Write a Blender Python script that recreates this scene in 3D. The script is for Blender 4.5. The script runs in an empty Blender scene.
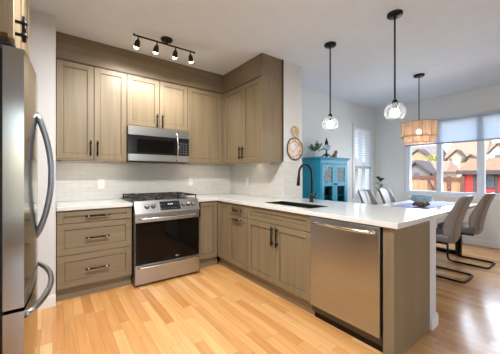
import bpy, bmesh, math, random
from mathutils import Vector, Matrix
random.seed(7)
R = math.radians
scn = bpy.context.scene
COL = scn.collection

# ------------------------------------------------------------------ camera
cam_d = bpy.data.cameras.new('camera')
cam = bpy.data.objects.new('camera', cam_d)
COL.objects.link(cam)
FPX, HY = 261.63, 174.65
cam_d.sensor_fit = 'HORIZONTAL'
cam_d.sensor_width = 36.0
cam_d.lens = 36.0 * FPX / 500.0
cam_d.shift_y = (HY - 177.0) / 500.0
cam_d.clip_start = 0.02
cam_d.clip_end = 600
cam.location = (-1.771, -3.7095, 1.2259)
cam.rotation_euler = (R(90), 0, -0.6439)
scn.camera = cam

# ------------------------------------------------------------------ world, sun, daylight, exposure
wd = bpy.data.worlds.new('sky')
scn.world = wd
wd.use_nodes = True
wn = wd.node_tree
wn.nodes.clear()
_sky = wn.nodes.new('ShaderNodeTexSky')
_sky.sky_type = 'NISHITA'
_sky.sun_disc = False
_sky.sun_elevation = R(48)
_sky.sun_rotation = R(250)
_sky.air_density = 1.0
_sky.dust_density = 2.5
_bg = wn.nodes.new('ShaderNodeBackground')
_bg.inputs['Strength'].default_value = 0.95
_wo = wn.nodes.new('ShaderNodeOutputWorld')
wn.links.new(_sky.outputs[0], _bg.inputs['Color'])
wn.links.new(_bg.outputs[0], _wo.inputs['Surface'])

def lamp(name, kind, loc, energy, color=(1, 1, 1), direction=None, size=None, size_y=None, spot=None, blend=0.5, radius=None, spread=None):
    d = bpy.data.lights.new(name, kind)
    d.energy = energy
    d.color = color
    if kind == 'AREA':
        d.shape = 'RECTANGLE'
        d.size = size
        d.size_y = size_y or size
        if spread: d.spread = spread
    if kind == 'SPOT':
        d.spot_size = spot
        d.spot_blend = blend
    if kind in ('POINT', 'SPOT') and radius: d.shadow_soft_size = radius
    o = bpy.data.objects.new(name, d)
    COL.objects.link(o)
    o.location = loc
    if direction is not None:
        o.rotation_euler = Vector(direction).to_track_quat('-Z', 'Y').to_euler()
    return o

sun = lamp('sun', 'SUN', (0, 0, 20), 3.0, (1.0, 0.93, 0.82), direction=(0.75, 0.35, -0.75))
sun.data.angle = R(1.0)
# area lamps: fill added at the made-up rear window, daylight at the dining window
lamp('rear_fill', 'AREA', (-1.0, -7.35, 1.45), 18, (0.90, 0.95, 1.0), direction=(0, 1, 0), size=2.9, size_y=2.2)
lamp('daylight_dining', 'AREA', (4.06, -2.15, 1.35), 30, (0.86, 0.93, 1.0), direction=(-1, 0.1, -0.33), size=1.7, size_y=0.85, spread=R(150))

vs = scn.view_settings
vs.view_transform = 'Standard'
vs.look = 'None'
vs.gamma = 1.0
vs.use_curve_mapping = False
vs.exposure = 0.06

# ------------------------------------------------------------------ materials
def s2l(c):
    def f(v):
        v = v / 255.0
        return v / 12.92 if v <= 0.04045 else ((v + 0.055) / 1.055) ** 2.4
    return (f(c[0]), f(c[1]), f(c[2]), 1.0)

def new_mat(name):
    m = bpy.data.materials.new(name)
    m.use_nodes = True
    nt = m.node_tree
    b = nt.nodes['Principled BSDF']
    return m, nt, b

def mat(name, rgb, rough=0.5, metal=0.0, var=0.05, nscale=(6, 6, 6), bump=0.0, bscale=None, coat=0.0, ior=None, detail=4):
    """principled surface with a soft procedural variation of its colour"""
    m, nt, b = new_mat(name)
    b.inputs['Roughness'].default_value = rough
    b.inputs['Metallic'].default_value = metal
    b.inputs['Coat Weight'].default_value = coat
    if ior: b.inputs['IOR'].default_value = ior
    tc = nt.nodes.new('ShaderNodeTexCoord')
    mp = nt.nodes.new('ShaderNodeMapping')
    mp.inputs['Scale'].default_value = nscale
    nz = nt.nodes.new('ShaderNodeTexNoise')
    nz.inputs['Scale'].default_value = 1.0
    nz.inputs['Detail'].default_value = detail
    cr = nt.nodes.new('ShaderNodeValToRGB')
    c = s2l(rgb)
    cr.color_ramp.elements[0].position = 0.3
    cr.color_ramp.elements[1].position = 0.7
    cr.color_ramp.elements[0].color = tuple(max(0, v * (1 - var)) for v in c[:3]) + (1,)
    cr.color_ramp.elements[1].color = tuple(min(1, v * (1 + var)) for v in c[:3]) + (1,)
    L = nt.links.new
    L(tc.outputs['Object'], mp.inputs['Vector'])
    L(mp.outputs[0], nz.inputs['Vector'])
    L(nz.outputs['Fac'], cr.inputs['Fac'])
    L(cr.outputs['Color'], b.inputs['Base Color'])
    if bump:
        bp = nt.nodes.new('ShaderNodeBump')
        bp.inputs['Strength'].default_value = bump
        bp.inputs['Distance'].default_value = 0.003
        if bscale:
            n2 = nt.nodes.new('ShaderNodeTexNoise')
            n2.inputs['Scale'].default_value = bscale
            L(tc.outputs['Object'], n2.inputs['Vector'])
            L(n2.outputs['Fac'], bp.inputs['Height'])
        else:
            L(nz.outputs['Fac'], bp.inputs['Height'])
        L(bp.outputs[0], b.inputs['Normal'])
    return m

def emit(name, rgb, strength):
    m, nt, b = new_mat(name)
    b.inputs['Base Color'].default_value = s2l(rgb)
    b.inputs['Emission Color'].default_value = s2l(rgb)
    b.inputs['Emission Strength'].default_value = strength
    return m

def glass(name, tint=(255, 255, 255), mirror=0.08, milk=0.0, edge=0.35):
    """thin clear glass: mostly see-through, a fresnel reflection, optionally a little milky"""
    m, nt, b = new_mat(name)
    nt.nodes.remove(b)
    out = nt.nodes['Material Output']
    tr = nt.nodes.new('ShaderNodeBsdfTransparent')
    tr.inputs[0].default_value = s2l(tint)
    gl = nt.nodes.new('ShaderNodeBsdfGlossy')
    gl.inputs['Roughness'].default_value = 0.02
    lw = nt.nodes.new('ShaderNodeLayerWeight')
    lw.inputs['Blend'].default_value = 0.25
    ma = nt.nodes.new('ShaderNodeMath'); ma.operation = 'MULTIPLY_ADD'
    ma.inputs[1].default_value = edge
    ma.inputs[2].default_value = mirror
    mx = nt.nodes.new('ShaderNodeMixShader')
    L = nt.links.new
    L(lw.outputs['Facing'], ma.inputs[0])
    L(ma.outputs[0], mx.inputs[0])
    L(tr.outputs[0], mx.inputs[1]); L(gl.outputs[0], mx.inputs[2])
    last = mx
    if milk:
        df = nt.nodes.new('ShaderNodeBsdfTranslucent')
        df.inputs[0].default_value = (0.9, 0.92, 0.95, 1)
        m2 = nt.nodes.new('ShaderNodeMixShader')
        m2.inputs[0].default_value = milk
        L(mx.outputs[0], m2.inputs[1]); L(df.outputs[0], m2.inputs[2])
        last = m2
    L(last.outputs[0], out.inputs['Surface'])
    return m

def wood_mat(name, rgb, grain='z', rough=0.42, var=0.13):
    sc = {'z': (22, 22, 1.1), 'x': (1.1, 22, 22), 'y': (22, 1.1, 22)}[grain]
    return mat(name, rgb, rough=rough, var=var, nscale=sc, bump=0.06, detail=6)

def floor_mat():
    m, nt, b = new_mat('maple_strips')
    N = nt.nodes.new; L = nt.links.new
    def math_(op, a, bb=None, c=None):
        n = N('ShaderNodeMath'); n.operation = op
        for i, v in enumerate((a, bb, c)):
            if v is None: continue
            if isinstance(v, (int, float)): n.inputs[i].default_value = v
            else: L(v, n.inputs[i])
        return n.outputs[0]
    tc = N('ShaderNodeTexCoord')
    sp = N('ShaderNodeSeparateXYZ'); L(tc.outputs['Object'], sp.inputs[0])
    x, y = sp.outputs[0], sp.outputs[1]
    W, LEN = 0.074, 0.8
    xs = math_('DIVIDE', x, W)
    row = math_('FLOOR', xs)
    wn1 = N('ShaderNodeTexWhiteNoise'); wn1.noise_dimensions = '1D'; L(row, wn1.inputs['W'])
    ys = math_('DIVIDE', y, LEN)
    off = math_('MULTIPLY', wn1.outputs['Value'], 7.3)
    yo = math_('ADD', ys, off)
    pid = math_('FLOOR', yo)
    cb = N('ShaderNodeCombineXYZ'); L(row, cb.inputs[0]); L(pid, cb.inputs[1])
    wn2 = N('ShaderNodeTexWhiteNoise'); wn2.noise_dimensions = '2D'; L(cb.outputs[0], wn2.inputs['Vector'])
    cr = N('ShaderNodeValToRGB')
    e = cr.color_ramp.elements
    e[0].position = 0.0; e[0].color = s2l((190, 131, 76))
    e[1].position = 1.0; e[1].color = s2l((222, 174, 118))
    k = e.new(0.25); k.color = s2l((202, 146, 88))
    k = e.new(0.6); k.color = s2l((212, 160, 101))
    L(wn2.outputs['Value'], cr.inputs['Fac'])
    # grain
    cg = N('ShaderNodeCombineXYZ')
    L(math_('MULTIPLY', x, 40.0), cg.inputs[0]); L(math_('MULTIPLY', y, 2.2), cg.inputs[1]); L(math_('MULTIPLY', wn2.outputs['Value'], 30.0), cg.inputs[2])
    nz = N('ShaderNodeTexNoise'); nz.inputs['Scale'].default_value = 1.0; nz.inputs['Detail'].default_value = 5
    L(cg.outputs[0], nz.inputs['Vector'])
    gr = N('ShaderNodeMapRange'); gr.inputs['From Min'].default_value = 0.3; gr.inputs['From Max'].default_value = 0.95
    gr.inputs['To Min'].default_value = 1.13; gr.inputs['To Max'].default_value = 0.78
    L(nz.outputs['Fac'], gr.inputs['Value'])
    mul = N('ShaderNodeVectorMath'); mul.operation = 'SCALE'
    L(cr.outputs['Color'], mul.inputs[0]); L(gr.outputs[0], mul.inputs['Scale'])
    # seams
    fx = math_('FRACT', xs); fy = math_('FRACT', yo)
    ex = math_('MINIMUM', fx, math_('SUBTRACT', 1.0, fx))
    ey = math_('MINIMUM', fy, math_('SUBTRACT', 1.0, fy))
    sx = math_('LESS_THAN', ex, 0.018); sy = math_('LESS_THAN', ey, 0.0018)
    seam = math_('MAXIMUM', sx, sy)
    mx = N('ShaderNodeMix'); mx.data_type = 'RGBA'
    L(math_('MULTIPLY', seam, 0.45), mx.inputs['Factor'])
    L(mul.outputs[0], mx.inputs['A'])
    mx.inputs['B'].default_value = s2l((120, 78, 42))
    L(mx.outputs['Result'], b.inputs['Base Color'])
    b.inputs['Roughness'].default_value = 0.27
    b.inputs['Coat Weight'].default_value = 0.25
    b.inputs['Coat Roughness'].default_value = 0.12
    bp = N('ShaderNodeBump'); bp.inputs['Strength'].default_value = 0.12; bp.inputs['Distance'].default_value = 0.002
    L(math_('SUBTRACT', 1.0, seam), bp.inputs['Height'])
    L(bp.outputs[0], b.inputs['Normal'])
    return m

def tile_mat(name, axis, rgb=(214, 212, 206)):
    m, nt, b = new_mat(name)
    N = nt.nodes.new; L = nt.links.new
    tc = N('ShaderNodeTexCoord'); sp = N('ShaderNodeSeparateXYZ'); cb = N('ShaderNodeCombineXYZ')
    L(tc.outputs['Object'], sp.inputs[0])
    L(sp.outputs['XYZ'.index(axis)], cb.inputs[0]); L(sp.outputs[2], cb.inputs[1])
    br = N('ShaderNodeTexBrick')
    br.inputs['Scale'].default_value = 1.0
    br.inputs['Brick Width'].default_value = 0.152
    br.inputs['Row Height'].default_value = 0.051
    br.inputs['Mortar Size'].default_value = 0.0022
    br.inputs['Mortar Smooth'].default_value = 0.3
    br.inputs['Bias'].default_value = 0.0
    c = s2l(rgb)
    br.inputs['Color1'].default_value = c
    br.inputs['Color2'].default_value = tuple(v * 0.93 for v in c[:3]) + (1,)
    br.inputs['Mortar'].default_value = tuple(v * 0.84 for v in c[:3]) + (1,)
    L(cb.outputs[0], br.inputs['Vector'])
    L(br.outputs['Color'], b.inputs['Base Color'])
    b.inputs['Roughness'].default_value = 0.14
    nz = N('ShaderNodeTexNoise'); nz.inputs['Scale'].default_value = 14; L(tc.outputs['Object'], nz.inputs['Vector'])
    ad = N('ShaderNodeMath'); ad.operation = 'MULTIPLY_ADD'; ad.inputs[1].default_value = -1.0
    L(br.outputs['Fac'], ad.inputs[0]); L(nz.outputs['Fac'], ad.inputs[2])
    bp = N('ShaderNodeBump'); bp.inputs['Strength'].default_value = 0.35; bp.inputs['Distance'].default_value = 0.004
    L(ad.outputs[0], bp.inputs['Height']); L(bp.outputs[0], b.inputs['Normal'])
    return m

CAB = (128, 113, 88)
M = dict(
    wood=wood_mat('taupe_stained_wood', CAB),
    wood_h=wood_mat('taupe_stained_wood_level', CAB, 'x'),
    wood_hy=wood_mat('taupe_stained_wood_along', CAB, 'y'),
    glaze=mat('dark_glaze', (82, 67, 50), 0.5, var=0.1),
    carcass=wood_mat('cabinet_body', (70, 58, 44)),
    soffit=wood_mat('soffit_wood', (120, 106, 86), 'x'),
    soffit_y=wood_mat('soffit_wood_along', (120, 106, 86), 'y'),
    black=mat('black_metal', (24, 22, 21), 0.35, 0.6, var=0.05),
    bronze=mat('dark_bronze', (44, 36, 30), 0.38, 0.7, var=0.1),
    chrome=mat('chrome', (215, 210, 204), 0.16, 1.0, var=0.02),
    steel=mat('brushed_steel', (176, 177, 177), 0.30, 1.0, var=0.04, nscale=(2, 2, 160)),
    steel_f=mat('fridge_steel', (164, 160, 152), 0.14, 1.0, var=0.03, nscale=(2, 160, 2)),
    steel_d=mat('dark_steel', (86, 84, 82), 0.35, 0.9, var=0.05),
    handle_steel=mat('satin_handle_steel', (138, 143, 152), 0.34, 0.95, var=0.04),
    slate=mat('slate_plastic', (70, 78, 82), 0.5, var=0.05),
    oven_glass=mat('oven_glass', (10, 8, 7), 0.06, var=0.1, ior=1.3),
    panel_black=mat('panel_black', (18, 19, 22), 0.12, var=0.05),
    iron=mat('cast_iron', (26, 25, 25), 0.55, var=0.1),
    quartz=mat('white_quartz', (214, 214, 211), 0.10, var=0.02, nscale=(30, 30, 30)),
    sinkblack=mat('sink_composite', (22, 22, 23), 0.45, var=0.1, nscale=(60, 60, 60)),
    wall_k=mat('white_wall_paint', (214, 215, 215), 0.7, var=0.01, bump=0.08, bscale=90),
    wall_d=mat('pale_grey_wall_paint', (224, 229, 229), 0.7, var=0.01, bump=0.08, bscale=90),
    ceil=mat('ceiling_texture', (219, 228, 238), 0.9, var=0.02, bump=0.35, bscale=70),
    trim=mat('white_trim', (232, 231, 228), 0.4, var=0.01),
    vinyl=mat('window_vinyl', (226, 234, 244), 0.4, var=0.01),
    floor=floor_mat(),
    tile_b=tile_mat('subway_tile_back', 'X'),
    tile_r=tile_mat('subway_tile_right', 'Y'),
    pane=glass('window_glass', mirror=0.03), hutch_pane=glass('cabinet_glass', (215, 232, 232), mirror=0.0, edge=0.10),
    globe=glass('globe_glass', mirror=0.10, milk=0.09),
    clear=glass('lamp_chimney_glass', (225, 240, 238), mirror=0.08, milk=0.25),
    bulb=emit('bulb_white', (255, 252, 246), 14.0),
    bulb_w=emit('bulb_warm', (255, 226, 178), 22.0),
    plate=mat('outlet_plastic', (240, 238, 232), 0.35, var=0.01),
    slot=mat('outlet_slot', (70, 66, 60), 0.5, var=0.05),
    blue=mat('teal_blue_paint', (22, 150, 186), 0.5, var=0.10, nscale=(9, 9, 3)),
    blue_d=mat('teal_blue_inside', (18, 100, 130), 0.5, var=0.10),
    china=mat('white_china', (235, 236, 232), 0.2, var=0.02),
    leaf=mat('leaf_green', (112, 146, 120), 0.5, var=0.3, nscale=(20, 20, 20)),
    leaf2=mat('leaf_dark', (36, 46, 40), 0.5, var=0.3, nscale=(20, 20, 20)),
    petal=mat('petal_dark', (34, 28, 44), 0.6, var=0.3, nscale=(20, 20, 20)),
    brown=mat('carved_brown', (134, 92, 58), 0.5, var=0.3, nscale=(40, 40, 40)),
    fabric=mat('taupe_leatherette', (132, 125, 120), 0.40, var=0.06, nscale=(14, 14, 14), bump=0.05),
    fabric_d=mat('seat_leatherette', (112, 108, 110), 0.42, var=0.06, nscale=(14, 14, 14)),
    seam=mat('seam_thread', (92, 82, 74), 0.6, var=0.05),
    table=mat('white_gloss_top', (236, 236, 238), 0.12, var=0.01),
    table_edge=mat('table_edge', (150, 98, 74), 0.5, var=0.1),
    runner=mat('woven_runner', (112, 118, 176), 0.7, var=0.12, nscale=(90, 90, 90)),
    runner_b=mat('runner_border', (92, 84, 104), 0.7, var=0.12, nscale=(90, 90, 90)),
    drift=mat('driftwood', (112, 80, 58), 0.7, var=0.4, nscale=(30, 30, 30), bump=0.3),
    aqua=mat('aqua_glass', (156, 188, 198), 0.12, var=0.2, nscale=(16, 16, 40)),
    shade_roll=None, rattan=None,
    slat=mat('blind_slat', (236, 238, 238), 0.5, var=0.01),
)

def fabric_glow(name, rgb, transl=0.5, weave=None, var=0.06, holes=0.0):
    """cloth or cane that lets light through"""
    m, nt, b = new_mat(name)
    N = nt.nodes.new; L = nt.links.new
    out = nt.nodes['Material Output']
    tc = N('ShaderNodeTexCoord'); mp = N('ShaderNodeMapping'); mp.inputs['Scale'].default_value = weave or (40, 40, 40)
    nz = N('ShaderNodeTexNoise'); nz.inputs['Scale'].default_value = 1.0
    cr = N('ShaderNodeValToRGB'); c = s2l(rgb)
    cr.color_ramp.elements[0].position = 0.3; cr.color_ramp.elements[1].position = 0.7
    cr.color_ramp.elements[0].color = tuple(v * (1 - var) for v in c[:3]) + (1,)
    cr.color_ramp.elements[1].color = tuple(min(1, v * (1 + var)) for v in c[:3]) + (1,)
    L(tc.outputs['Object'], mp.inputs[0]); L(mp.outputs[0], nz.inputs['Vector']); L(nz.outputs['Fac'], cr.inputs['Fac'])
    L(cr.outputs['Color'], b.inputs['Base Color'])
    b.inputs['Roughness'].default_value = 0.8
    tl = N('ShaderNodeBsdfTranslucent'); L(cr.outputs['Color'], tl.inputs['Color'])
    mx = N('ShaderNodeMixShader'); mx.inputs[0].default_value = transl
    L(b.outputs[0], mx.inputs[1]); L(tl.outputs[0], mx.inputs[2]); last = mx
    if holes:      # open weave: gaps between the canes
        tr = N('ShaderNodeBsdfTransparent'); m2 = N('ShaderNodeMixShader'); m2.inputs[0].default_value = holes
        L(mx.outputs[0], m2.inputs[1]); L(tr.outputs[0], m2.inputs[2]); last = m2
    L(last.outputs[0], out.inputs['Surface'])
    return m
M['shade_roll'] = fabric_glow('roller_shade_cloth', (238, 243, 248), 0.85, (3, 60, 60), 0.02)
M['rattan'] = fabric_glow('woven_cane', (218, 186, 156), 0.30, (60, 60, 6), 0.22, 0.22)

# ------------------------------------------------------------------ mesh helpers
class MB:
    """collects shapes into one mesh; each shape may use its own material slot"""
    def __init__(s):
        s.bm = bmesh.new(); s.mats = []; s.smooth = False
    def slot(s, m):
        if m not in s.mats: s.mats.append(m)
        return s.mats.index(m)
    def _add(s, tmp, m, X=None, smooth=False):
        if X is not None: bmesh.ops.transform(tmp, matrix=X, verts=tmp.verts)
        bmesh.ops.recalc_face_normals(tmp, faces=tmp.faces)
        i = s.slot(m)
        vm = {}
        for v in tmp.verts: vm[v] = s.bm.verts.new(v.co)
        for f in tmp.faces:
            try:
                nf = s.bm.faces.new([vm[v] for v in f.verts])
            except ValueError:
                continue
            nf.material_index = i; nf.smooth = smooth
        tmp.free()
        return s
    def box(s, a, b, m, X=None, bev=0.0, seg=1):
        t = bmesh.new()
        bmesh.ops.create_cube(t, size=1.0)
        lo = [min(a[i], b[i]) for i in range(3)]; hi = [max(a[i], b[i]) for i in range(3)]
        for v in t.verts:
            v.co = Vector([lo[i] if v.co[i] < 0 else hi[i] for i in range(3)])
        if bev > 0:
            bmesh.ops.bevel(t, geom=list(t.edges), offset=bev, segments=seg, affect='EDGES', profile=0.5)
        return s._add(t, m, X, smooth=False)
    def prism(s, pts, z0, z1, m, X=None, bev=0.0, seg=2, smooth=False):
        """polygon in x,y pulled from z0 to z1"""
        t = bmesh.new()
        vs_ = [t.verts.new((p[0], p[1], z0)) for p in pts]
        f = t.faces.new(vs_)
        r = bmesh.ops.extrude_face_region(t, geom=[f])
        for v in [g for g in r['geom'] if isinstance(g, bmesh.types.BMVert)]: v.co.z = z1
        if bev > 0:
            bmesh.ops.bevel(t, geom=list(t.edges), offset=bev, segments=seg, affect='EDGES', profile=0.5)
        return s._add(t, m, X, smooth)
    def lathe(s, prof, m, X=None, n=24, cap=True, smooth=True):
        t = bmesh.new(); rings = []
        for r_, z in prof:
            rings.append([t.verts.new((r_ * math.cos(2 * math.pi * k / n), r_ * math.sin(2 * math.pi * k / n), z)) for k in range(n)])
        for a, b in zip(rings, rings[1:]):
            for k in range(n): t.faces.new([a[k], a[(k + 1) % n], b[(k + 1) % n], b[k]])
        if cap:
            t.faces.new(rings[0][::-1]); t.faces.new(rings[-1])
        return s._add(t, m, X, smooth)
    def cyl(s, p, q, r_, m, n=14, r2=None, X=None):
        p = Vector(p); q = Vector(q); d = q - p
        T = Matrix.Translation(p) @ d.to_track_quat('Z', 'Y').to_matrix().to_4x4()
        if X is not None: T = X @ T
        return s.lathe([(r_, 0), (r2 if r2 is not None else r_, d.length)], m, T, n)
    def tube(s, pts, r_, m, n=10, X=None, closed=False, radii=None, cap=True):
        pts = [Vector(p) for p in pts]; t = bmesh.new(); rings = []
        N = len(pts); up = None
        for i, p in enumerate(pts):
            if closed: d = pts[(i + 1) % N] - pts[i - 1]
            else: d = pts[min(i + 1, N - 1)] - pts[max(i - 1, 0)]
            d.normalize()
            if up is None: up = Vector((0, 0, 1)) if abs(d.z) < 0.9 else Vector((1, 0, 0))
            a = d.cross(up)
            if a.length < 1e-4: a = d.cross(Vector((0.3, 1, 0.2)))
            a.normalize(); b = a.cross(d).normalized(); up = b
            rr = radii[i] if radii else r_
            rings.append([t.verts.new(p + a * (rr * math.cos(2 * math.pi * k / n)) + b * (rr * math.sin(2 * math.pi * k / n))) for k in range(n)])
        for i in range(N if closed else N - 1):
            a, b = rings[i], rings[(i + 1) % N]
            for k in range(n): t.faces.new([a[k], a[(k + 1) % n], b[(k + 1) % n], b[k]])
        if cap and not closed:
            t.faces.new(rings[0][::-1]); t.faces.new(rings[-1])
        return s._add(t, m, X, True)
    def ball(s, c, r_, m, X=None, sc=(1, 1, 1), u=16, v=10):
        t = bmesh.new()
        bmesh.ops.create_uvsphere(t, u_segments=u, v_segments=v, radius=r_)
        T = Matrix.Translation(Vector(c)) @ Matrix.Diagonal((sc[0], sc[1], sc[2], 1))
        if X is not None: T = X @ T
        return s._add(t, m, T, True)
    def quad(s, pts, m, smooth=False):
        t = bmesh.new(); t.faces.new([t.verts.new(p) for p in pts]); i = s.slot(m)
        vm = {v: s.bm.verts.new(v.co) for v in t.verts}
        for f in t.faces:
            nf = s.bm.faces.new([vm[v] for v in f.verts]); nf.material_index = i; nf.smooth = smooth
        t.free(); return s
    def grid(s, P, m, closed_u=False, smooth=True, X=None, solid=False):
        """P[i][j] points"""
        t = bmesh.new(); V = [[t.verts.new(p) for p in row] for row in P]
        for i in range(len(V) - 1):
            nj = len(V[0])
            for j in range(nj if closed_u else nj - 1):
                t.faces.new([V[i][j], V[i][(j + 1) % nj], V[i + 1][(j + 1) % nj], V[i + 1][j]])
        if solid and closed_u:
            t.faces.new(V[0][::-1]); t.faces.new(V[-1])
        return s._add(t, m, X, smooth)

ORG = {}
def build(mb, name, parent=None):
    me = bpy.data.meshes.new(name)
    off = ORG.get(parent.name, Vector((0, 0, 0))) if parent else Vector((0, 0, 0))
    if off.length: bmesh.ops.translate(mb.bm, verts=mb.bm.verts, vec=-off)
    mb.bm.to_mesh(me); mb.bm.free()
    for m in mb.mats: me.materials.append(m)
    o = bpy.data.objects.new(name, me)
    COL.objects.link(o)
    if parent:
        o.parent = parent; ORG[o.name] = off
    return o
def tag(o, label, cat, group=None, kind=None):
    if label: o['label'] = label
    if cat: o['category'] = cat
    if group: o['group'] = group
    if kind: o['kind'] = kind
    return o
def thing(name, label, cat, org=(0, 0, 0), group=None):
    """an Empty at the thing's base; parts are given in world coordinates"""
    o = bpy.data.objects.new(name, None)
    COL.objects.link(o)
    o.empty_display_size = 0.1
    o.location = org
    ORG[o.name] = Vector(org)
    return tag(o, label, cat, group)
def struct(mb, name):
    o = build(mb, name); o['kind'] = 'structure'; return o
def mb1(*boxes):
    b = MB()
    for x in boxes: b.box(*x)
    return b
def copy_tree(src, loc, rotz=0.0, label=None):
    c = src.copy(); COL.objects.link(c); c.location = loc; c.rotation_euler = (0, 0, rotz)
    if label: c['label'] = label
    for ch in list(src.children):
        d = ch.copy(); COL.objects.link(d); d.parent = c
        for g in list(ch.children):
            e = g.copy(); COL.objects.link(e); e.parent = d
    return c

# frames: (u along the front, n outwards, z up) -> world
def frame(origin, U, N):
    X = Matrix.Identity(4)
    U = Vector(U); N = Vector(N)
    for i in range(3):
        X[i][0] = U[i]; X[i][1] = N[i]; X[i][2] = (0, 0, 1)[i]; X[i][3] = origin[i]
    return X
FB = frame((0, 0, 0), (1, 0, 0), (0, -1, 0))          # fronts facing the viewer along the back wall: u = X, n = -Y
FR = frame((0, 0, 0), (0, -1, 0), (-1, 0, 0))         # fronts of the right run: u = -Y, n = -X
FF = frame((0, 0, 0), (0, -1, 0), (1, 0, 0))          # fronts of the fridge wall: u = -Y, n = +X

# ------------------------------------------------------------------ dimensions
XL, XR0, XR1 = -1.75, -1.076, -0.312
XW = 0.602
ZC = 2.71
ZU0, ZU1 = 1.38, 2.428
YW = -1.27           # end of the kitchen side wall
XC = .95             # dining-side face of that thick wall
YP = -2.912          # end of the peninsula
XWIN, YFAR = 4.12, -0.65
YREAR, XLEFT = -7.5, -2.66

# ------------------------------------------------------------------ setting
struct(mb1(((XLEFT - .15, YREAR - .15, -0.12), (XWIN + .15, 0.12, 0), M['floor'])), 'floor')
struct(mb1(((XLEFT - .15, YREAR - .15, ZC), (XWIN + .15, 0.12, ZC + .15), M['ceil'])), 'ceiling')
struct(mb1(((XL - .005, 0, 0), (XC, .12, ZC), M['wall_k'])), 'wall_back')
struct(mb1(((XLEFT, -0.66, 0), (XL - .005, .12, ZC), M['wall_k'])), 'wall_left_return')
struct(mb1(((XLEFT - .15, YREAR - .15, 0), (XLEFT, .12, ZC), M['wall_k'])), 'wall_left')
struct(mb1(((XW, YW, 0), (XC, 0, ZC), M['wall_k'])), 'wall_right')
struct(mb1(((XW, YP, 0), (XW + .125, YW, .876), M['wall_k'])), 'wall_peninsula')
# far dining wall with the side window opening
WX0, WX1, WZ0, WZ1 = 3.25, 3.93, 0.80, 2.245
b = MB()
b.box((XC, YFAR, 0), (WX0, YFAR + .15, ZC), M['wall_d']); b.box((WX1, YFAR, 0), (XWIN + .15, YFAR + .15, ZC), M['wall_d'])
b.box((WX0, YFAR, 0), (WX1, YFAR + .15, WZ0), M['wall_d']); b.box((WX0, YFAR, WZ1), (WX1, YFAR + .15, ZC), M['wall_d'])
struct(b, 'wall_far')
# window wall with the dining window opening
VY0, VY1, VZ0, VZ1 = -1.26, -3.16, 0.83, 2.30
b = MB()
w = M['wall_d']
b.box((XWIN, YFAR, 0), (XWIN + .15, VY0, ZC), w); b.box((XWIN, VY1, 0), (XWIN + .15, YREAR, ZC), w)
b.box((XWIN, VY0, 0), (XWIN + .15, VY1, VZ0), w); b.box((XWIN, VY0, VZ1), (XWIN + .15, VY1, ZC), w)
struct(b, 'wall_window')
b = MB(); w = M['wall_k']
b.box((XLEFT, YREAR - .15, 0), (-2.5, YREAR, ZC), w); b.box((.5, YREAR - .15, 0), (XWIN + .15, YREAR, ZC), w)
b.box((-2.5, YREAR - .15, 0), (.5, YREAR, .3), w); b.box((-2.5, YREAR - .15, 2.55), (.5, YREAR, ZC), w)
struct(b, 'wall_rear')
# baseboards
def baseboard(name, x0, y0, x1, y1, n):
    t = .014
    bb = MB()
    bb.box((x0, y0, 0), (x1 + n[0] * t, y1 + n[1] * t, .085), M['trim'], bev=.002)
    bb.box((x0, y0, .085), (x1 + n[0] * t * .6, y1 + n[1] * t * .6, .105), M['trim'], bev=.002)
    struct(bb, name)
baseboard('baseboard_left', XLEFT, -.66, XL - .005, -.66, (0, -1))
baseboard('baseboard_far', XC, YFAR, XWIN, YFAR, (0, -1))
baseboard('baseboard_window', XWIN, YFAR, XWIN, YREAR, (-1, 0))
bb = MB()
for z0, z1, t in ((0, .085, .014), (.085, .105, .009)):
    bb.box((XW + .004, YP - t, z0), (XW + .125 + t, YP, z1), M['trim'], bev=.002)
    bb.box((XW + .125, YP, z0), (XW + .125 + t, YW, z1), M['trim'], bev=.002)
struct(bb, 'baseboard_peninsula')
# tiled splashback
b = MB(); b.box((XL - .004, -.009, .915), (XW, 0, ZU0 + .02), M['tile_b']); struct(b, 'wall_back_tiles')
b = MB(); b.box((XW - .009, YW, .915), (XW, -.009, ZU0 + .012), M['tile_r']); struct(b, 'wall_right_tiles')
b = MB(); b.box((XW - .009, YW - .009, .915), (XC, YW, ZU0 + .016), M['tile_b']); struct(b, 'wall_column_tiles')
b = MB(); b.box((XW - .014, -1.2715, ZU0 + .016), (XW, -1.2545, ZC), M['carcass']); struct(b, 'trim_1')

# big dining window: frame, mullions, panes, sill
win = thing('window_1', None, None, (XWIN + .07, -2.2, VZ0)); win['kind'] = 'structure'
f = MB(); v = M['vinyl']; x0, x1 = XWIN + .02, XWIN + .12
A0, A1 = VZ0 + .075, VZ1 - .08
f.box((x0, VY0, A0), (x1, VY0 - .10, A1), v); f.box((x0, VY1, A0), (x1, VY1 + .10, A1), v)
f.box((x0, VY0, VZ0), (x1, VY1, VZ0 + .075), v, bev=.004); f.box((x0, VY0, VZ1 - .08), (x1, VY1, VZ1), v, bev=.004)
f.box((x0, -1.83, A0), (x1, -1.911, A1), v); f.box((x0, -2.433, A0), (x1, -2.533, A1), v)
build(f, 'window_frame', win)
for ya, yb in ((-1.36, -1.83), (-1.911, -2.433), (-2.533, -3.06)):
    p = MB(); p.box((XWIN + .065, ya, VZ0 + .07), (XWIN + .071, yb, VZ1 - .07), M['pane']); build(p, 'pane', win)
p = MB(); p.box((XWIN - .03, VY0 + .03, VZ0 - .035), (XWIN + .02, VY1 - .03, VZ0), M['trim'], bev=.004); p.box((XWIN - .012, VY0 + .03, VZ0 - .10), (XWIN, VY1 - .03, VZ0 - .035), M['trim'], bev=.003)
build(p, 'window_sill', win)
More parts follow.
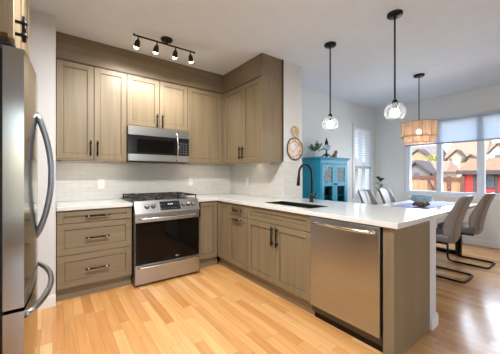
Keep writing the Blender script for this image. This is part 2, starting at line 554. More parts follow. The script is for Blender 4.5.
# side window on the far wall
win = thing('window_2', None, None, (3.59, YFAR + .07, WZ0)); win['kind'] = 'structure'
f = MB(); y0, y1 = YFAR + .03, YFAR + .11
f.box((WX0, y0, WZ0 + .05), (WX0 + .05, y1, WZ1 - .05), v); f.box((WX1 - .05, y0, WZ0 + .05), (WX1, y1, WZ1 - .05), v)
f.box((WX0, y0, WZ0), (WX1, y1, WZ0 + .05), v, bev=.004); f.box((WX0, y0, WZ1 - .05), (WX1, y1, WZ1), v, bev=.004)
f.box((3.575, y0, WZ0 + .05), (3.605, y1, WZ1 - .05), v)
build(f, 'window_frame', win)
p = MB(); p.box((WX0 + .045, YFAR + .07, WZ0 + .045), (WX1 - .045, YFAR + .076, WZ1 - .045), M['pane']); build(p, 'pane', win)
p = MB(); t = M['wall_d']
for a, c in (((WX0 - .07, WZ0 - .07), (WX0, WZ1 + .07)), ((WX1, WZ0 - .07), (WX1 + .07, WZ1 + .07)), ((WX0, WZ1), (WX1, WZ1 + .07)), ((WX0, WZ0 - .07), (WX1, WZ0))):
    p.box((a[0], YFAR - .015, a[1]), (c[0], YFAR, c[1]), t, bev=.003)
build(p, 'window_casing', win)
# unseen rear window, added and sized to brighten the room and its reflections
win = thing('rear_fill_window', None, None, (-1.0, YREAR - .08, .3)); win['kind'] = 'structure'
f = MB()
for xx in (-2.5, -1.52, -.54, .43): f.box((xx, YREAR - .11, .3), (xx + .07, YREAR - .05, 2.55), v)
f.box((-2.5, YREAR - .11, .3), (.5, YREAR - .05, .37), v); f.box((-2.5, YREAR - .11, 2.48), (.5, YREAR - .05, 2.55), v)
build(f, 'window_frame', win)
p = MB(); p.box((-2.45, YREAR - .085, .35), (.45, YREAR - .08, 2.5), M['pane']); build(p, 'pane', win)
# ------------------------------------------------------------------ cabinets
def shaker(X, u0, u1, z0, z1, n0, wood='wood', st=.058, th=.02, rec=.009):
    """door or drawer front: four framing members, a recessed panel and a dark glazed bead"""
    m = M[wood]; d = MB()
    nf = n0 + th
    d.box((u0, n0, z0), (u0 + st, nf, z1), m, X, .002); d.box((u1 - st, n0, z0), (u1, nf, z1), m, X, .002)
    d.box((u0 + st, n0, z0), (u1 - st, nf, z0 + st), m, X, .002); d.box((u0 + st, n0, z1 - st), (u1 - st, nf, z1), m, X, .002)
    d.box((u0 + st, n0 + .002, z0 + st), (u1 - st, nf - rec, z1 - st), m, X)
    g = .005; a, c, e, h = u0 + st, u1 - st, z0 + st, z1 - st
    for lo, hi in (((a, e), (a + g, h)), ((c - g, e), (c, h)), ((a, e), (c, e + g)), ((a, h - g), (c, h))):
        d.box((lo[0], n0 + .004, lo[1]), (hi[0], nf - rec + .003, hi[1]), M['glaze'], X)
    return d
def pull(X, n, c, z, length, vertical, par, chrome=True):
    """bar pull with two posts; sits on the face n"""
    h = MB(); L2 = length / 2
    post = M['chrome'] if chrome else M['black']
    so = .03
    P = (lambda t, nn: (c, nn, z + t)) if vertical else (lambda t, nn: (c + t, nn, z))
    h.cyl(P(-L2, n + so), P(L2, n + so), .008, M['black'], 10, X=X)
    for s in (-1, 1):
        t = s * (L2 - .028)
        h.cyl(P(t, n - .001), P(t, n + so + .002), .007, post, 10, X=X)
        h.cyl(P(t - .008, n + so), P(t + .009, n + so), .0115, post, 10, X=X)
    return build(h, 'handle', par)
def carcass(X, u0, u1, z0, z1, nb, nf, par, name='body', toe=None, m='carcass'):
    d = MB(); d.box((u0, nb, z0), (u1, nf, z1), M[m], X)
    o = build(d, name, par)
    if toe:
        t = MB(); t.box((u0, nb, 0), (u1, toe, z0), M['wood_h'], X); build(t, 'toe_kick', par)
    return o
G = .0028   # half of the reveal between fronts
UPN, DT = .33, .02
# ---- upper cabinets on the back wall
def upper(X, u0, u1, z0, z1, nb, nf, doors, label, org, hz=None, wood='wood'):
    c = thing('upper_cabinet', label, 'cabinet', org, 'taupe wall cabinets')
    carcass(X, u0, u1, z0, z1, nb, nf, c)
    bot = MB(); bot.box((u0, nb, z0 - .012), (u1, nf + DT, z0), M['wood_h'], X); build(bot, 'light_rail', c)
    for a, e, hu in doors:
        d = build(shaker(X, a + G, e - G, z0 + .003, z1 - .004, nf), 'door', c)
        if hu is not None: pull(X, nf + DT, hu, (hz or z0 + .125), .165, True, d, False)
    return c
upper(FB, XL, XR0, ZU0 + .012, ZU1, .009, UPN, [(XL, -1.412, -1.447), (-1.412, XR0, -1.380)],
      'taupe wall cabinet with two tall doors, leftmost, above the drawer base', (-1.41, -.17, ZU0))
upper(FB, XR0, XR1, 1.822, ZU1, .009, UPN, [(XR0, -.692, -.727), (-.692, XR1, -.660)],
      'short two-door taupe wall cabinet directly above the microwave', (-.69, -.17, 1.81), 1.905)
upper(FB, XR1, .25, ZU0 + .012, ZU1, .009, UPN, [(XR1, .225, None)],
      'single-door taupe wall cabinet in the corner right of the microwave', (-.03, -.17, ZU0))
cR = upper(FR, .352, 1.235, ZU0 + .012, ZU1, -XW + .009, -.25 - DT, [(.375, .845, .808), (.845, 1.235, .880)],
      'two-door taupe wall cabinet on the side wall, nearest the round wall plates', (.43, -.8, ZU0))
sp_ = MB(); sp_.box((.252, -1.254, ZU0), (XW - .001, -1.2355, ZU1), M['wood']); build(sp_, 'end_panel', cR)
fl_ = MB(); fl_.box((.226, -.349, ZU0 + .014), (.250, -.332, ZU1 - .004), M['wood']); fl_.box((.2515, -.374, ZU0 + .014), (.268, -.349, ZU1 - .004), M['wood']); build(fl_, 'filler', cR)
# corner filler belongs to the corner cabinet's carcass: the blind part of the wall cabinet in the corner
# ---- wood bulkhead above the wall cabinets
sf = thing('cabinet_bulkhead', 'plain taupe wood bulkhead between wall cabinets and ceiling', 'bulkhead', (-.7, -.17, ZU1))
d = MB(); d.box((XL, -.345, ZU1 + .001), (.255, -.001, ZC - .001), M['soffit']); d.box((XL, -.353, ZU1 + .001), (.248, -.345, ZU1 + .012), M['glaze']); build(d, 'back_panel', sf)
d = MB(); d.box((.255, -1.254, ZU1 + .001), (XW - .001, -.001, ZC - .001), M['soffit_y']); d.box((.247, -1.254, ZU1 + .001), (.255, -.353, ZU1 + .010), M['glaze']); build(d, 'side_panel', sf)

# ---- base cabinets
BN, TOE = .60, .572
ZB, ZT = .118, .876
c = thing('drawer_cabinet', 'taupe base cabinet with three wide drawers left of the range', 'cabinet', (-1.41, -.3, 0), 'taupe base cabinets')
carcass(FB, XL, XR0 - .003, ZB, ZT, .001, BN, c, toe=TOE)
for z0, z1 in ((.752, .868), (.443, .746), (.124, .437)):
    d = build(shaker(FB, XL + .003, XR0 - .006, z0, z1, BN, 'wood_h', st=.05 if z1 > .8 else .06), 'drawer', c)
    pull(FB, BN + DT, -1.410, (z0 + z1) / 2 + .0, .215, False, d)
c = thing('corner_cabinet', 'narrow single-door taupe base cabinet in corner right of the range', 'cabinet', (-.15, -.3, 0), 'taupe base cabinets')
carcass(FB, XR1 + .004, .02, ZB, ZT, .001, BN, c, toe=TOE)
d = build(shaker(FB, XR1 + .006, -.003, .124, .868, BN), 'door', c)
pull(FB, BN + DT, -.278, .775, .17, True, d, False)
# right run (u = -Y, face at X = 0)
RN = -.02; RB = -XW + .001; RT = -.048
def base_r(name, u0, u1, label):
    c = thing(name, label, 'cabinet', (.3, -(u0 + u1) / 2, 0), 'taupe base cabinets')
    carcass(FR, u0, u1, ZB, ZT, RB, RN, c, toe=RT)
    return c
c = base_r('corner_cabinet', .603, .905, 'taupe base cabinet with narrow handleless door at the inside corner of the right run')
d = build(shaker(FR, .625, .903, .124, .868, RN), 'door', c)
c = base_r('pull_out_cabinet', .905, 1.300, 'taupe base cabinet with one small drawer over a pull-out front')
d = build(shaker(FR, .907, 1.298, .728, .868, RN, 'wood_hy', st=.045), 'drawer', c)
pull(FR, RN + DT, 1.10, .798, .215, False, d)
d = build(shaker(FR, .907, 1.298, .124, .722, RN), 'door', c)
pull(FR, RN + DT, 1.10, .688, .215, False, d)
c = thing('sink_cabinet', 'taupe two-door sink cabinet under the black faucet', 'cabinet', (.3, -1.76, 0), 'taupe base cabinets')
cb = MB()
for lo, hi in (((1.300, RB, ZB), (1.318, RN, ZT)), ((2.205, RB, ZB), (2.223, RN, ZT)), ((1.318, RB, ZB), (2.205, RN, ZB + .018)), ((1.318, RB, ZB + .018), (2.205, RB + .012, ZT)), ((1.318, RN - .018, ZB + .018), (2.205, RN, ZT))):
    cb.box(lo, hi, M['carcass'], FR)
build(cb, 'body', c)
tk = MB(); tk.box((1.300, RB, 0), (2.223, RT, ZB), M['wood_hy'], FR); build(tk, 'toe_kick', c)
build(shaker(FR, 1.303, 2.220, .728, .868, RN, 'wood_hy', st=.045), 'drawer_front', c)
for a, e, hu in ((1.303, 1.766, 1.738), (1.770, 2.220, 1.808)):
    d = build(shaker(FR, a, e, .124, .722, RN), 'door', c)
    pull(FR, RN + DT, hu, .607, .195, True, d, False)
ep = thing('end_panel', 'plain taupe wood panel closing the peninsula end beside the dishwasher', 'panel', (.3, -2.87, 0))
d = MB(); d.box((0.001, YP, 0), (XW - .002, -2.838, .876), M['wood'], bev=.0015); build(d, 'board', ep)
d = MB(); d.box((-.001, -2.905, .0), (.0015, -2.845, .876), M['wood']); build(d, 'face_strip', ep)

# ---- countertops
def slab(name, xs, ys, inside, z0, z1, label):
    t = bmesh.new(); V = {}
    def vt(i, j, z):
        k = (i, j, z)
        if k not in V: V[k] = t.verts.new((xs[i], ys[j], z))
        return V[k]
    nx, ny = len(xs) - 1, len(ys) - 1
    I = lambda i, j: 0 <= i < nx and 0 <= j < ny and inside((xs[i] + xs[i + 1]) / 2, (ys[j] + ys[j + 1]) / 2)
    for i in range(nx):
        for j in range(ny):
            if not I(i, j): continue
            for z in (z0, z1): t.faces.new([vt(i, j, z), vt(i + 1, j, z), vt(i + 1, j + 1, z), vt(i, j + 1, z)])
            for (di, dj, p, q) in ((-1, 0, (i, j), (i, j + 1)), (1, 0, (i + 1, j), (i + 1, j + 1)), (0, -1, (i, j), (i + 1, j)), (0, 1, (i, j + 1), (i + 1, j + 1))):
                if not I(i + di, j + dj): t.faces.new([vt(*p, z0), vt(*q, z0), vt(*q, z1), vt(*p, z1)])
    mb = MB(); mb._add(t, M['quartz'])
    bmesh.ops.remove_doubles(mb.bm, verts=mb.bm.verts, dist=1e-5)
    o = build(mb, name)
    bv = o.modifiers.new('edge', 'BEVEL'); bv.width = .003; bv.segments = 2; bv.limit_method = 'ANGLE'; bv.angle_limit = R(40)
    return tag(o, label, 'countertop', 'white countertops')
slab('countertop', [XL + .001, XR0 - .001], [-.64, -.010], lambda x, y: True, .878, .915, 'short white quartz countertop left of the range')
SX0, SX1, SYa, SYb = .105, .405, -2.125, -1.455
slab('countertop', [XR1 + .001, -.025, SX0, SX1, XW - .010, .885], [-2.945, SYa, SYa + .30, SYb, YW - .0105, -.64, -.010],
     lambda x, y: (y > -.64 and x < XW - .01) or (x > -.025 and ((y < YW - .0105) or x < XW - .01) and not (SX0 < x < SX1 and SYa < y < SYb)),
     .878, .915, 'long L-shaped white quartz countertop with the sink, running over the peninsula')
# sink: bowl open at the top
sk = thing('kitchen_sink', 'black rectangular undermount sink in the white peninsula countertop', 'sink', (.255, -1.79, .70))
t_ = .008; d = MB(); m = M['sinkblack']; a0, a1, b0, b1 = SX0 + .004, SX1 - .004, SYa + .004, SYb - .004
d.box((a0, b0, .70), (a1, b1, .708), m)
for lo, hi in (((a0, b0), (a0 + t_, b1)), ((a1 - t_, b0), (a1, b1)), ((a0, b0), (a1, b0 + t_)), ((a0, b1 - t_), (a1, b1))):
    d.box((lo[0], lo[1], .70), (hi[0], hi[1], .9145), m)
build(d, 'basin', sk)
d = MB(); d.lathe([(.045, .7085), (.045, .711), (.03, .712), (.012, .710)], M['steel_d'], Matrix.Translation((.26, -1.79, 0))); build(d, 'drain', sk)
# faucet
fx, fy = .575, -1.752
fc = thing('kitchen_faucet', 'tall matte black gooseneck faucet standing behind the sink', 'faucet', (fx, fy, .915))
d = MB(); d.lathe([(.028, .9153), (.028, .922), (.022, .926), (.0195, .99), (.0175, 1.02)], M['black'], Matrix.Translation((fx, fy, 0))); build(d, 'base', fc)
pts = [(fx, fy, 1.0), (fx, fy, 1.22)]
for k in range(0, 13):
    a = math.pi * k / 12
    pts.append((fx - .105 + .105 * math.cos(a), fy, 1.235 + .105 * math.sin(a)))
pts.append((fx - .212, fy, 1.20))
d = MB(); d.tube(pts, .0125, M['black'], 12); build(d, 'spout', fc)
d = MB(); d.cyl((fx - .212, fy, 1.205), (fx - .222, fy, 1.105), .0165, M['black'], 14, r2=.019); build(d, 'spray_head', fc)
d = MB(); d.cyl((fx, fy, .975), (fx, fy - .045, .975), .014, M['black'], 12); d.cyl((fx, fy - .04, .975), (fx + .02, fy - .06, 1.05), .0055, M['black'], 10); build(d, 'lever', fc)

# ------------------------------------------------------------------ range
rg = thing('gas_range', 'stainless steel slide-in gas range with dark oven window', 'range', (-.694, -.36, 0))
x0, x1 = XR0 + .004, XR1 - .004
d = MB(); d.box((x0, -.665, .02), (x1, -.012, .90), M['steel_d']); d.box((x0 + .03, -.62, 0), (x1 - .03, -.05, .02), M['black']); build(d, 'body', rg)
d = MB(); d.box((x0 - .006, -.66, .9155), (x1 + .006, -.012, .927), M['steel_d'], bev=.003); d.box((x0 + .01, -.05, .927), (x1 - .01, -.014, .945), M['steel_d'], bev=.004); build(d, 'cooktop', rg)
# slanted control panel
P_ = frame((0, 0, 0), (1, 0, 0), (0, -1, 0))
d = MB()
prof = [(-.64, .93), (-.664, .932), (-.735, .80), (-.735, .782), (-.64, .782)]
t = bmesh.new()
va = [t.verts.new((x0, p[0], p[1])) for p in prof]; vb = [t.verts.new((x1, p[0], p[1])) for p in prof]
t.faces.new(va); t.faces.new(vb[::-1])
for k in range(5): t.faces.new([va[k], va[(k + 1) % 5], vb[(k + 1) % 5], vb[k]])
d._add(t, M['steel'])
cp = build(d, 'control_panel', rg)
nrm = Vector((0, -.132, .071)).normalized()      # outward normal of the slanted face
def on_panel(x, s):                               # s: 0 at the bottom edge of the slope, 1 at the top
    return Vector((x, -.735 + .071 * s, .80 + .132 * s))
d = MB()
a, bq, cq, dq = on_panel(-.800, .16), on_panel(-.560, .16), on_panel(-.560, .86), on_panel(-.800, .86)
t = bmesh.new(); lo = [t.verts.new(p - nrm * .002) for p in (a, bq, cq, dq)]; hi = [t.verts.new(p + nrm * .0025) for p in (a, bq, cq, dq)]
t.faces.new(lo[::-1]); t.faces.new(hi)
for k in range(4): t.faces.new([lo[k], lo[(k + 1) % 4], hi[(k + 1) % 4], hi[k]])
d._add(t, M['panel_black'])
dsp = build(d, 'display', rg); dsp['label'] = 'black glass touch display'
d = MB()
dm = emit('display_digits', (150, 190, 220), 0.9)
for k in range(5):
    p = on_panel(-.705 + k * .011 + (.006 if k > 1 else 0), .58) + nrm * .003
    q = p + Vector((.007, 0, 0)); e = Vector((0, .071, .132)).normalized() * .014
    d = MB(); d.quad([p, q, q + e, p + e], dm); build(d, 'digit', dsp)
bm_ = mat('display_legend', (120, 124, 130), .5, var=.02)
for r_ in range(2):
    for k in range(6):
        if k in (2, 3) and r_ == 1: continue
        p = on_panel(-.79 + k * .040, .28 + .32 * r_) + nrm * .003; q = p + Vector((.016, 0, 0)); e = Vector((0, .071, .132)).normalized() * .004
        d = MB(); d.quad([p, q, q + e, p + e], bm_); build(d, 'key_mark', dsp)
for x in (-.940, -.874, -.518, -.456, -.394):
    k = MB(); p = on_panel(x, .52)
    k.cyl(p - nrm * .002, p + nrm * .006, .027, M['steel_d'], 20); k.cyl(p + nrm * .005, p + nrm * .034, .022, M['steel'], 20, r2=.019)
    k.cyl(p + nrm * .034 + Vector((0, .006, .011)), p + nrm * .036 + Vector((0, -.006, -.011)) * .2, .004, M['steel_d'], 8)
    build(k, 'knob', rg)
# oven door
d = MB(); d.box((x0 + .001, -.715, .238), (x1 - .001, -.668, .778), M['steel'], bev=.004); dr = build(d, 'oven_door', rg)
d = MB(); d.box((x0 + .006, -.7185, .242), (x1 - .006, -.712, .700), M['oven_glass'], bev=.0015); ow = build(d, 'oven_window', dr); ow['label'] = 'dark glass oven window'
def bow_bar(u0, u1, y, z, out, r_, m, posts=True, sag=0.0):
    h = MB(); n = 16; pts = []
    for k in range(n + 1):
        t = k / n; pts.append((u0 + (u1 - u0) * t, y - out * (.45 + .55 * math.sin(math.pi * t)), z - sag * math.sin(math.pi * t)))
    h.tube(pts, r_, m, 12)
    if posts:
        for u in (u0 + .012, u1 - .012): h.cyl((u, y + .003, z), (u, y - out * .48, z), r_ * .95, m, 10)
    return h
build(bow_bar(x0 + .035, x1 - .035, -.7152, .744, .06, .0125, M['chrome']), 'handle', dr)
d = MB(); d.box((x0 + .001, -.722, .026), (x1 - .001, -.668, .232), M['steel'], bev=.004); dw_ = build(d, 'warming_drawer', rg)
build(bow_bar(x0 + .02, x1 - .02, -.7222, .213, .034, .013, M['chrome']), 'handle', dw_)
em = MB(); em.lathe([(.018, 0), (.018, .001)], M['chrome'], Matrix.Translation((-.60, -.7186, .275)) @ Matrix.Rotation(R(90), 4, 'X') @ Matrix.Diagonal((1.4, .45, 1, 1)), 20); build(em, 'badge', dr)
# grates and burners
for k, (ga, gb) in enumerate(((x0 + .01, -.828), (-.824, -.564), (-.560, x1 - .01))):
    g = MB(); gy0, gy1 = -.645, -.065; r_ = .006; zt = .980
    def bar(p, q): g.box((min(p[0], q[0]) - r_, min(p[1], q[1]) - r_, zt - .012), (max(p[0], q[0]) + r_, max(p[1], q[1]) + r_, zt), M['iron'], bev=.002)
    for y in (gy0, gy1, (gy0 + gy1) / 2): bar((ga, y), (gb, y))
    for x in (ga + r_, gb - r_): bar((x, gy0), (x, gy1))
    xm = (ga + gb) / 2
    for y in (gy0 + .145, gy1 - .145):
        bar((ga, y), (xm - .035, y)); bar((xm + .035, y), (gb, y))
        bar((xm, y - .14), (xm, y - .035)); bar((xm, y + .035), (xm, y + .14))
    for x in (ga + r_, gb - r_):
        for y in (gy0, gy1): g.box((x - r_, y - r_, .9275), (x + r_, y + r_, zt - .01), M['iron'])
    build(g, 'grate', rg)
for x, y in ((-.95, -.50), (-.95, -.21), (-.694, -.355), (-.44, -.50), (-.44, -.21)):
    g = MB(); g.lathe([(.05, .9272), (.05, .933), (.036, .936), (.036, .944), (.03, .946)], M['iron'], Matrix.Translation((x, y, 0)), 20); build(g, 'burner', rg)

# ------------------------------------------------------------------ microwave
mw = thing('microwave', 'stainless over-the-range microwave mounted under the short cabinet', 'microwave', (-.694, -.2, 1.385))
mx0, mx1, mz0, mz1 = XR0 + .003, XR1 - .003, 1.388, 1.806
d = MB(); d.box((mx0, -.375, mz0), (mx1, -.012, mz1), M['steel_d']); d.box((mx0 + .02, -.36, mz0 - .006), (mx1 - .02, -.06, mz0), M['black']); build(d, 'body', mw)
md = mx1 - .155
d = MB(); d.box((mx0, -.400, mz0 + .004), (mx1, -.375, mz0 + .086), M['steel'], bev=.003); d.box((mx0, -.400, mz1 - .104), (mx1, -.375, mz1 - .001), M['steel'], bev=.003); d.box((mx0, -.398, mz0 + .086), (md, -.375, mz1 - .104), M['panel_black']); dr = build(d, 'door', mw)
d = MB(); d.box((mx0 + .10, -.4000, mz0 + .112), (md - .05, -.3975, mz1 - .15), M['oven_glass'], bev=.001); build(d, 'door_window', dr)
d = MB(); pts = [(md - .012, -.398 - .045 * math.sin(math.pi * k / 14) ** .6, mz0 + .015 + (mz1 - mz0 - .05) * k / 14) for k in range(15)]
d.tube(pts, .011, M['chrome'], 12); build(d, 'handle', dr)
d = MB(); d.box((md + .002, -.399, mz0 + .086), (mx1, -.375, mz1 - .104), M['panel_black'], bev=.001)
pn = build(d, 'control_panel', mw)
d = MB()
for r_ in range(5):
    for k in range(3):
        px, pz = md + .032 + k * .038, mz0 + .112 + r_ * .032
        d = MB(); d.box((px, -.4000, pz), (px + .018, -.3988, pz + .009), bm_); build(d, 'key', pn)
d = MB()
for k in range(9):
    px = -.80 + k * .012; d.quad([(px, -.4003, mz1 - .112), (px + .006, -.4003, mz1 - .112), (px + .006, -.4003, mz1 - .104), (px, -.4003, mz1 - .104)], M['steel_d'])
build(d, 'badge', dr)

# ------------------------------------------------------------------ dishwasher
dw = thing('dishwasher', 'stainless steel dishwasher with curved bar handle at the peninsula end', 'dishwasher', (.3, -2.53, 0))
u0, u1 = 2.228, 2.826
d = MB(); d.box((u0, RB, .06), (u1, -.012, .874), M['steel_d'], FR); d.box((u0 + .01, RB, 0), (u1 - .01, -.055, .06), M['black'], FR); build(d, 'body', dw)
d = MB(); d.box((u0 + .002, -.012, .118), (u1 - .002, .016, .868), M['steel'], FR, bev=.005, seg=2); dr = build(d, 'door', dw)
h = MB(); n = 18; pts = []
for k in range(n + 1):
    t = k / n; pts.append((u0 + .045 + (u1 - u0 - .085) * t, .0155 + .05 * (.35 + .65 * math.sin(math.pi * t)), .828))
for k in range(n):
    p, q = pts[k], pts[k + 1]
    if k == 0: q0 = p
h.tube(pts, .013, M['chrome'], 12, X=FR)
for k in (0, n): h.cyl((pts[k][0], .010, .828), (pts[k][0], pts[k][1] + .004, .828), .012, M['chrome'], 10, X=FR)
build(h, 'handle', dr)
d = MB(); d.box((u0 + .005, -.05, .0), (u1 - .005, -.040, .117), M['black'], FR); build(d, 'kick_plate', dw)

# ------------------------------------------------------------------ refrigerator
FY0, FY1, FXF = -2.205, -1.295, -1.874
fr = thing('refrigerator', 'tall stainless french-door refrigerator at the left edge', 'refrigerator', (-2.25, -1.75, 0))
d = MB(); d.box((-2.63, FY0 + .004, .03), (-1.958, FY1 - .004, 1.745), M['steel_d'], bev=.004); d.box((-2.55, FY0 + .03, 0), (-2.0, FY1 - .03, .03), M['black']); build(d, 'body', fr)
def bowed(y0, y1, z0, z1, xb, bulge, ym, yw, m):
    """door slab whose front is gently convex over the whole width of the fridge"""
    n = 14; pts = [(xb, y0), (xb, y1)]
    arc = []
    for k in range(n + 1):
        y = y1 + (y0 - y1) * k / n; u = (y - ym) / yw
        arc.append((FXF + bulge * (1 - (abs(u) ** 2.2)), y))
    dd = MB(); dd.prism(pts + arc, z0, z1, m, bev=.0)
    return dd
ym, yw = (FY0 + FY1) / 2, (FY1 - FY0) / 2
for y0, y1, hs in ((FY0, ym - .002, -1), (ym + .002, FY1, 1)):
    dr = build(bowed(y0, y1, .648, 1.772, -1.943, .026, ym, yw, M['steel_f']), 'door', fr)
    hy = ym + hs * .040; h = MB(); pts = []
    for k in range(19):
        t = k / 18; pts.append((FXF + .020 + .072 * math.sin(math.pi * t) ** .75, hy, .872 + (1.578 - .872) * t))
    h.tube(pts, .0145, M['handle_steel'], 12); build(h, 'handle', dr)
dr = build(bowed(FY0, FY1, .06, .632, -1.943, .026, ym, yw, M['steel_f']), 'freezer_drawer', fr)
h = MB(); pts = []
for k in range(21):
    t = k / 20; pts.append((FXF + .004 + .088 * math.sin(math.pi * t) ** .7, FY0 + .03 + (FY1 - FY0 - .06) * t, .602))
h.tube(pts, .0145, M['steel'], 12); build(h, 'handle', dr)
for y0 in (FY0 + .005, FY1 - .085):
    d = MB(); d.box((-2.12, y0, 1.745), (-1.902, y0 + .08, 1.778 + .012), M['slate'], bev=.006); d.box((-1.955, y0, 1.7725), (-1.902, y0 + .08, 1.79), M['slate'], bev=.004); build(d, 'hinge_cover', fr)
d = MB(); d.box((-1.942, FY0 + .002, .06), (-1.957, FY1 - .008, 1.76), M['black']); build(d, 'gasket', fr)
# cabinet over the fridge
oc = thing('fridge_cabinet', 'pale taupe two-door cabinet above the refrigerator', 'cabinet', (-2.28, -1.8, 1.82), 'taupe wall cabinets')
OX = -1.925
d = MB(); d.box((-2.64, -2.235, 1.815), (OX, -1.30, ZC - .002), M['wood']); build(d, 'body', oc)
for y0, y1, hy in ((2.232, 1.768, 2.19), (1.765, 1.302, 1.40)):
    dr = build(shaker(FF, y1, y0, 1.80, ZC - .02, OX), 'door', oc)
    pull(FF, OX + DT, hy, 1.865, .11, True, dr, False)

# ------------------------------------------------------------------ outlets
def outlet(X, u, z, n, label):
    o = thing('wall_outlet', label, 'outlet', X @ Vector((u, n, z)), 'white wall outlets')
    d = MB(); d.box((u - .036, n, z - .058), (u + .036, n + .006, z + .058), M['plate'], X, bev=.002); build(d, 'cover_plate', o)
    for s in (-1, 1):
        d = MB(); d.box((u - .016, n + .005, z + s * .022 - .014), (u + .016, n + .0075, z + s * .022 + .014), M['plate'], X, bev=.001)
        for k in (-.007, .007): d.box((u + k - .001, n + .007, z + s * .022 - .005), (u + k + .001, n + .008, z + s * .022 + .005), M['slot'], X)
        build(d, 'socket', o)
outlet(FB, -1.30, 1.112, .009, 'white outlet on the tiles above the left countertop')
outlet(FB, float(-.118), 1.118, .009, 'white outlet on the back tiles between range and corner')
outlet(FR, .497, 1.122, -XW + .009, 'white outlet on the side wall tiles near the corner')

# ------------------------------------------------------------------ wall plates
def wall_disc(x, z, r_, rings, name, label):
    X = Matrix.Translation((x, YW - .0005, z)) @ Matrix.Rotation(R(90), 4, 'X')
    o = thing(name, label, 'wall decor', (x, YW, z), 'round wall ornaments')
    prev = 0
    d = MB(); d.lathe([(r_ * .6, 0), (r_, .014), (r_ * 1.0, .019), (r_ * .97, .021), (r_ * .9, .017)], rings[0][1], X, 36, cap=False)
    d.lathe([(r_ * .6, 0), (0.001, 0)], rings[0][1], X, 36, cap=False); build(d, 'rim', o)
    d = MB(); edges = [q[0] for q in rings[1:]] + [0.0]
    for (fo, m), fi in zip(rings[1:], edges[1:]):
        zz = lambda f: .0165 - .006 * (1 - f)
        d.lathe([(r_ * fo, zz(fo)), (max(r_ * fi, .0005), zz(fi))], m, X, 36, cap=False)
    build(d, 'face', o)
    return o, X
def mosaic(name, cols, sc):
    m, nt, b_ = new_mat(name); N = nt.nodes.new; L = nt.links.new
    tc = N('ShaderNodeTexCoord'); vo = N('ShaderNodeTexVoronoi'); vo.inputs['Scale'].default_value = sc
    cr = N('ShaderNodeValToRGB'); cr.color_ramp.interpolation = 'CONSTANT'
    e = cr.color_ramp.elements
    for k, c_ in enumerate(cols):
        if k < 2: e[k].position = k / len(cols); e[k].color = s2l(c_)
        else:
            q = e.new(k / len(cols)); q.color = s2l(c_)
    sp = N('ShaderNodeSeparateColor')
    L(tc.outputs['Object'], vo.inputs['Vector']); L(vo.outputs['Color'], sp.inputs[0]); L(sp.outputs[0], cr.inputs[0]); L(cr.outputs[0], b_.inputs['Base Color'])
    b_.inputs['Roughness'].default_value = .3
    return m
mz1 = mosaic('mosaic_tan', [(206, 160, 112), (226, 200, 158), (184, 132, 96), (216, 214, 214), (196, 170, 128)], 55)
mz2 = mosaic('mosaic_pale', [(224, 226, 232), (190, 196, 210), (236, 232, 224), (206, 182, 150)], 60)
mz3 = mosaic('cane_weave', [(206, 184, 148), (176, 148, 112), (222, 204, 170), (190, 164, 124)], 70)
navy = mat('navy_rim', (44, 42, 56), .35, var=.1)
wall_disc(.797, 1.568, .152, [(1, navy), (.92, mz1), (.56, mz2)], 'wall_plate', 'large patterned wall plate with dark rim above the splashback')
wall_disc(.795, 1.800, .070, [(1, mat('cane_rim', (190, 160, 120), .6, var=.2)), (.92, mz3)], 'wall_plate', 'small round woven tan ornament above the large wall plate')

# ------------------------------------------------------------------ ceiling fixtures
tl = thing('track_light', 'dark bronze track light with four spot heads on the kitchen ceiling', 'ceiling light', (-.78, -.87, ZC))
d = MB(); d.lathe([(.064, ZC - .001), (.064, ZC - .012), (.055, ZC - .024), (.02, ZC - .03)], M['bronze'], Matrix.Translation((-.78, -.87, 0)), 28); d.cyl((-.78, -.87, ZC - .06), (-.78, -.87, ZC - .025), .011, M['bronze'], 12); build(d, 'canopy', tl)
d = MB(); d.cyl((-1.115, -.865, ZC - .058), (-.455, -.875, ZC - .058), .009, M['bronze'], 12)
for x in (-1.115, -.455): d.ball((x, -.87, ZC - .058), .0125, M['bronze'])
build(d, 'bar', tl)
SPOTS = [(-1.075, -.866, (-.12, .55, -.83)), (-.885, -.868, (-.05, .5, -.86)), (-.68, -.871, (.02, .45, -.88)), (-.505, -.874, (.30, .42, -.85))]
for x, y, dv in SPOTS:
    dv = Vector(dv).normalized(); p0 = Vector((x, y, ZC - .058)); p1 = p0 + Vector((0, 0, -.042))
    hd = MB(); hd.cyl(p0, p1, .007, M['bronze'], 10); hd.ball(p1, .013, M['bronze'])
    T = Matrix.Translation(p1) @ dv.to_track_quat('Z', 'Y').to_matrix().to_4x4()
    hd.lathe([(.012, -.004), (.022, .008), (.026, .03), (.030, .062), (.030, .066), (.026, .066), (.024, .04)], M['bronze'], T, 20, cap=False)
    h = build(hd, 'spot_head', tl)
    bu = MB(); bu.lathe([(.003, .046), (.020, .052), (.0245, .064), (.022, .078), (.012, .088), (.002, .091)], M['bulb_w'], T, 16); build(bu, 'bulb', h)
    lamp('track_spot', 'SPOT', p1 + dv * .10, 22, (1.0, .96, .90), direction=dv, spot=R(125), blend=.8, radius=.03)

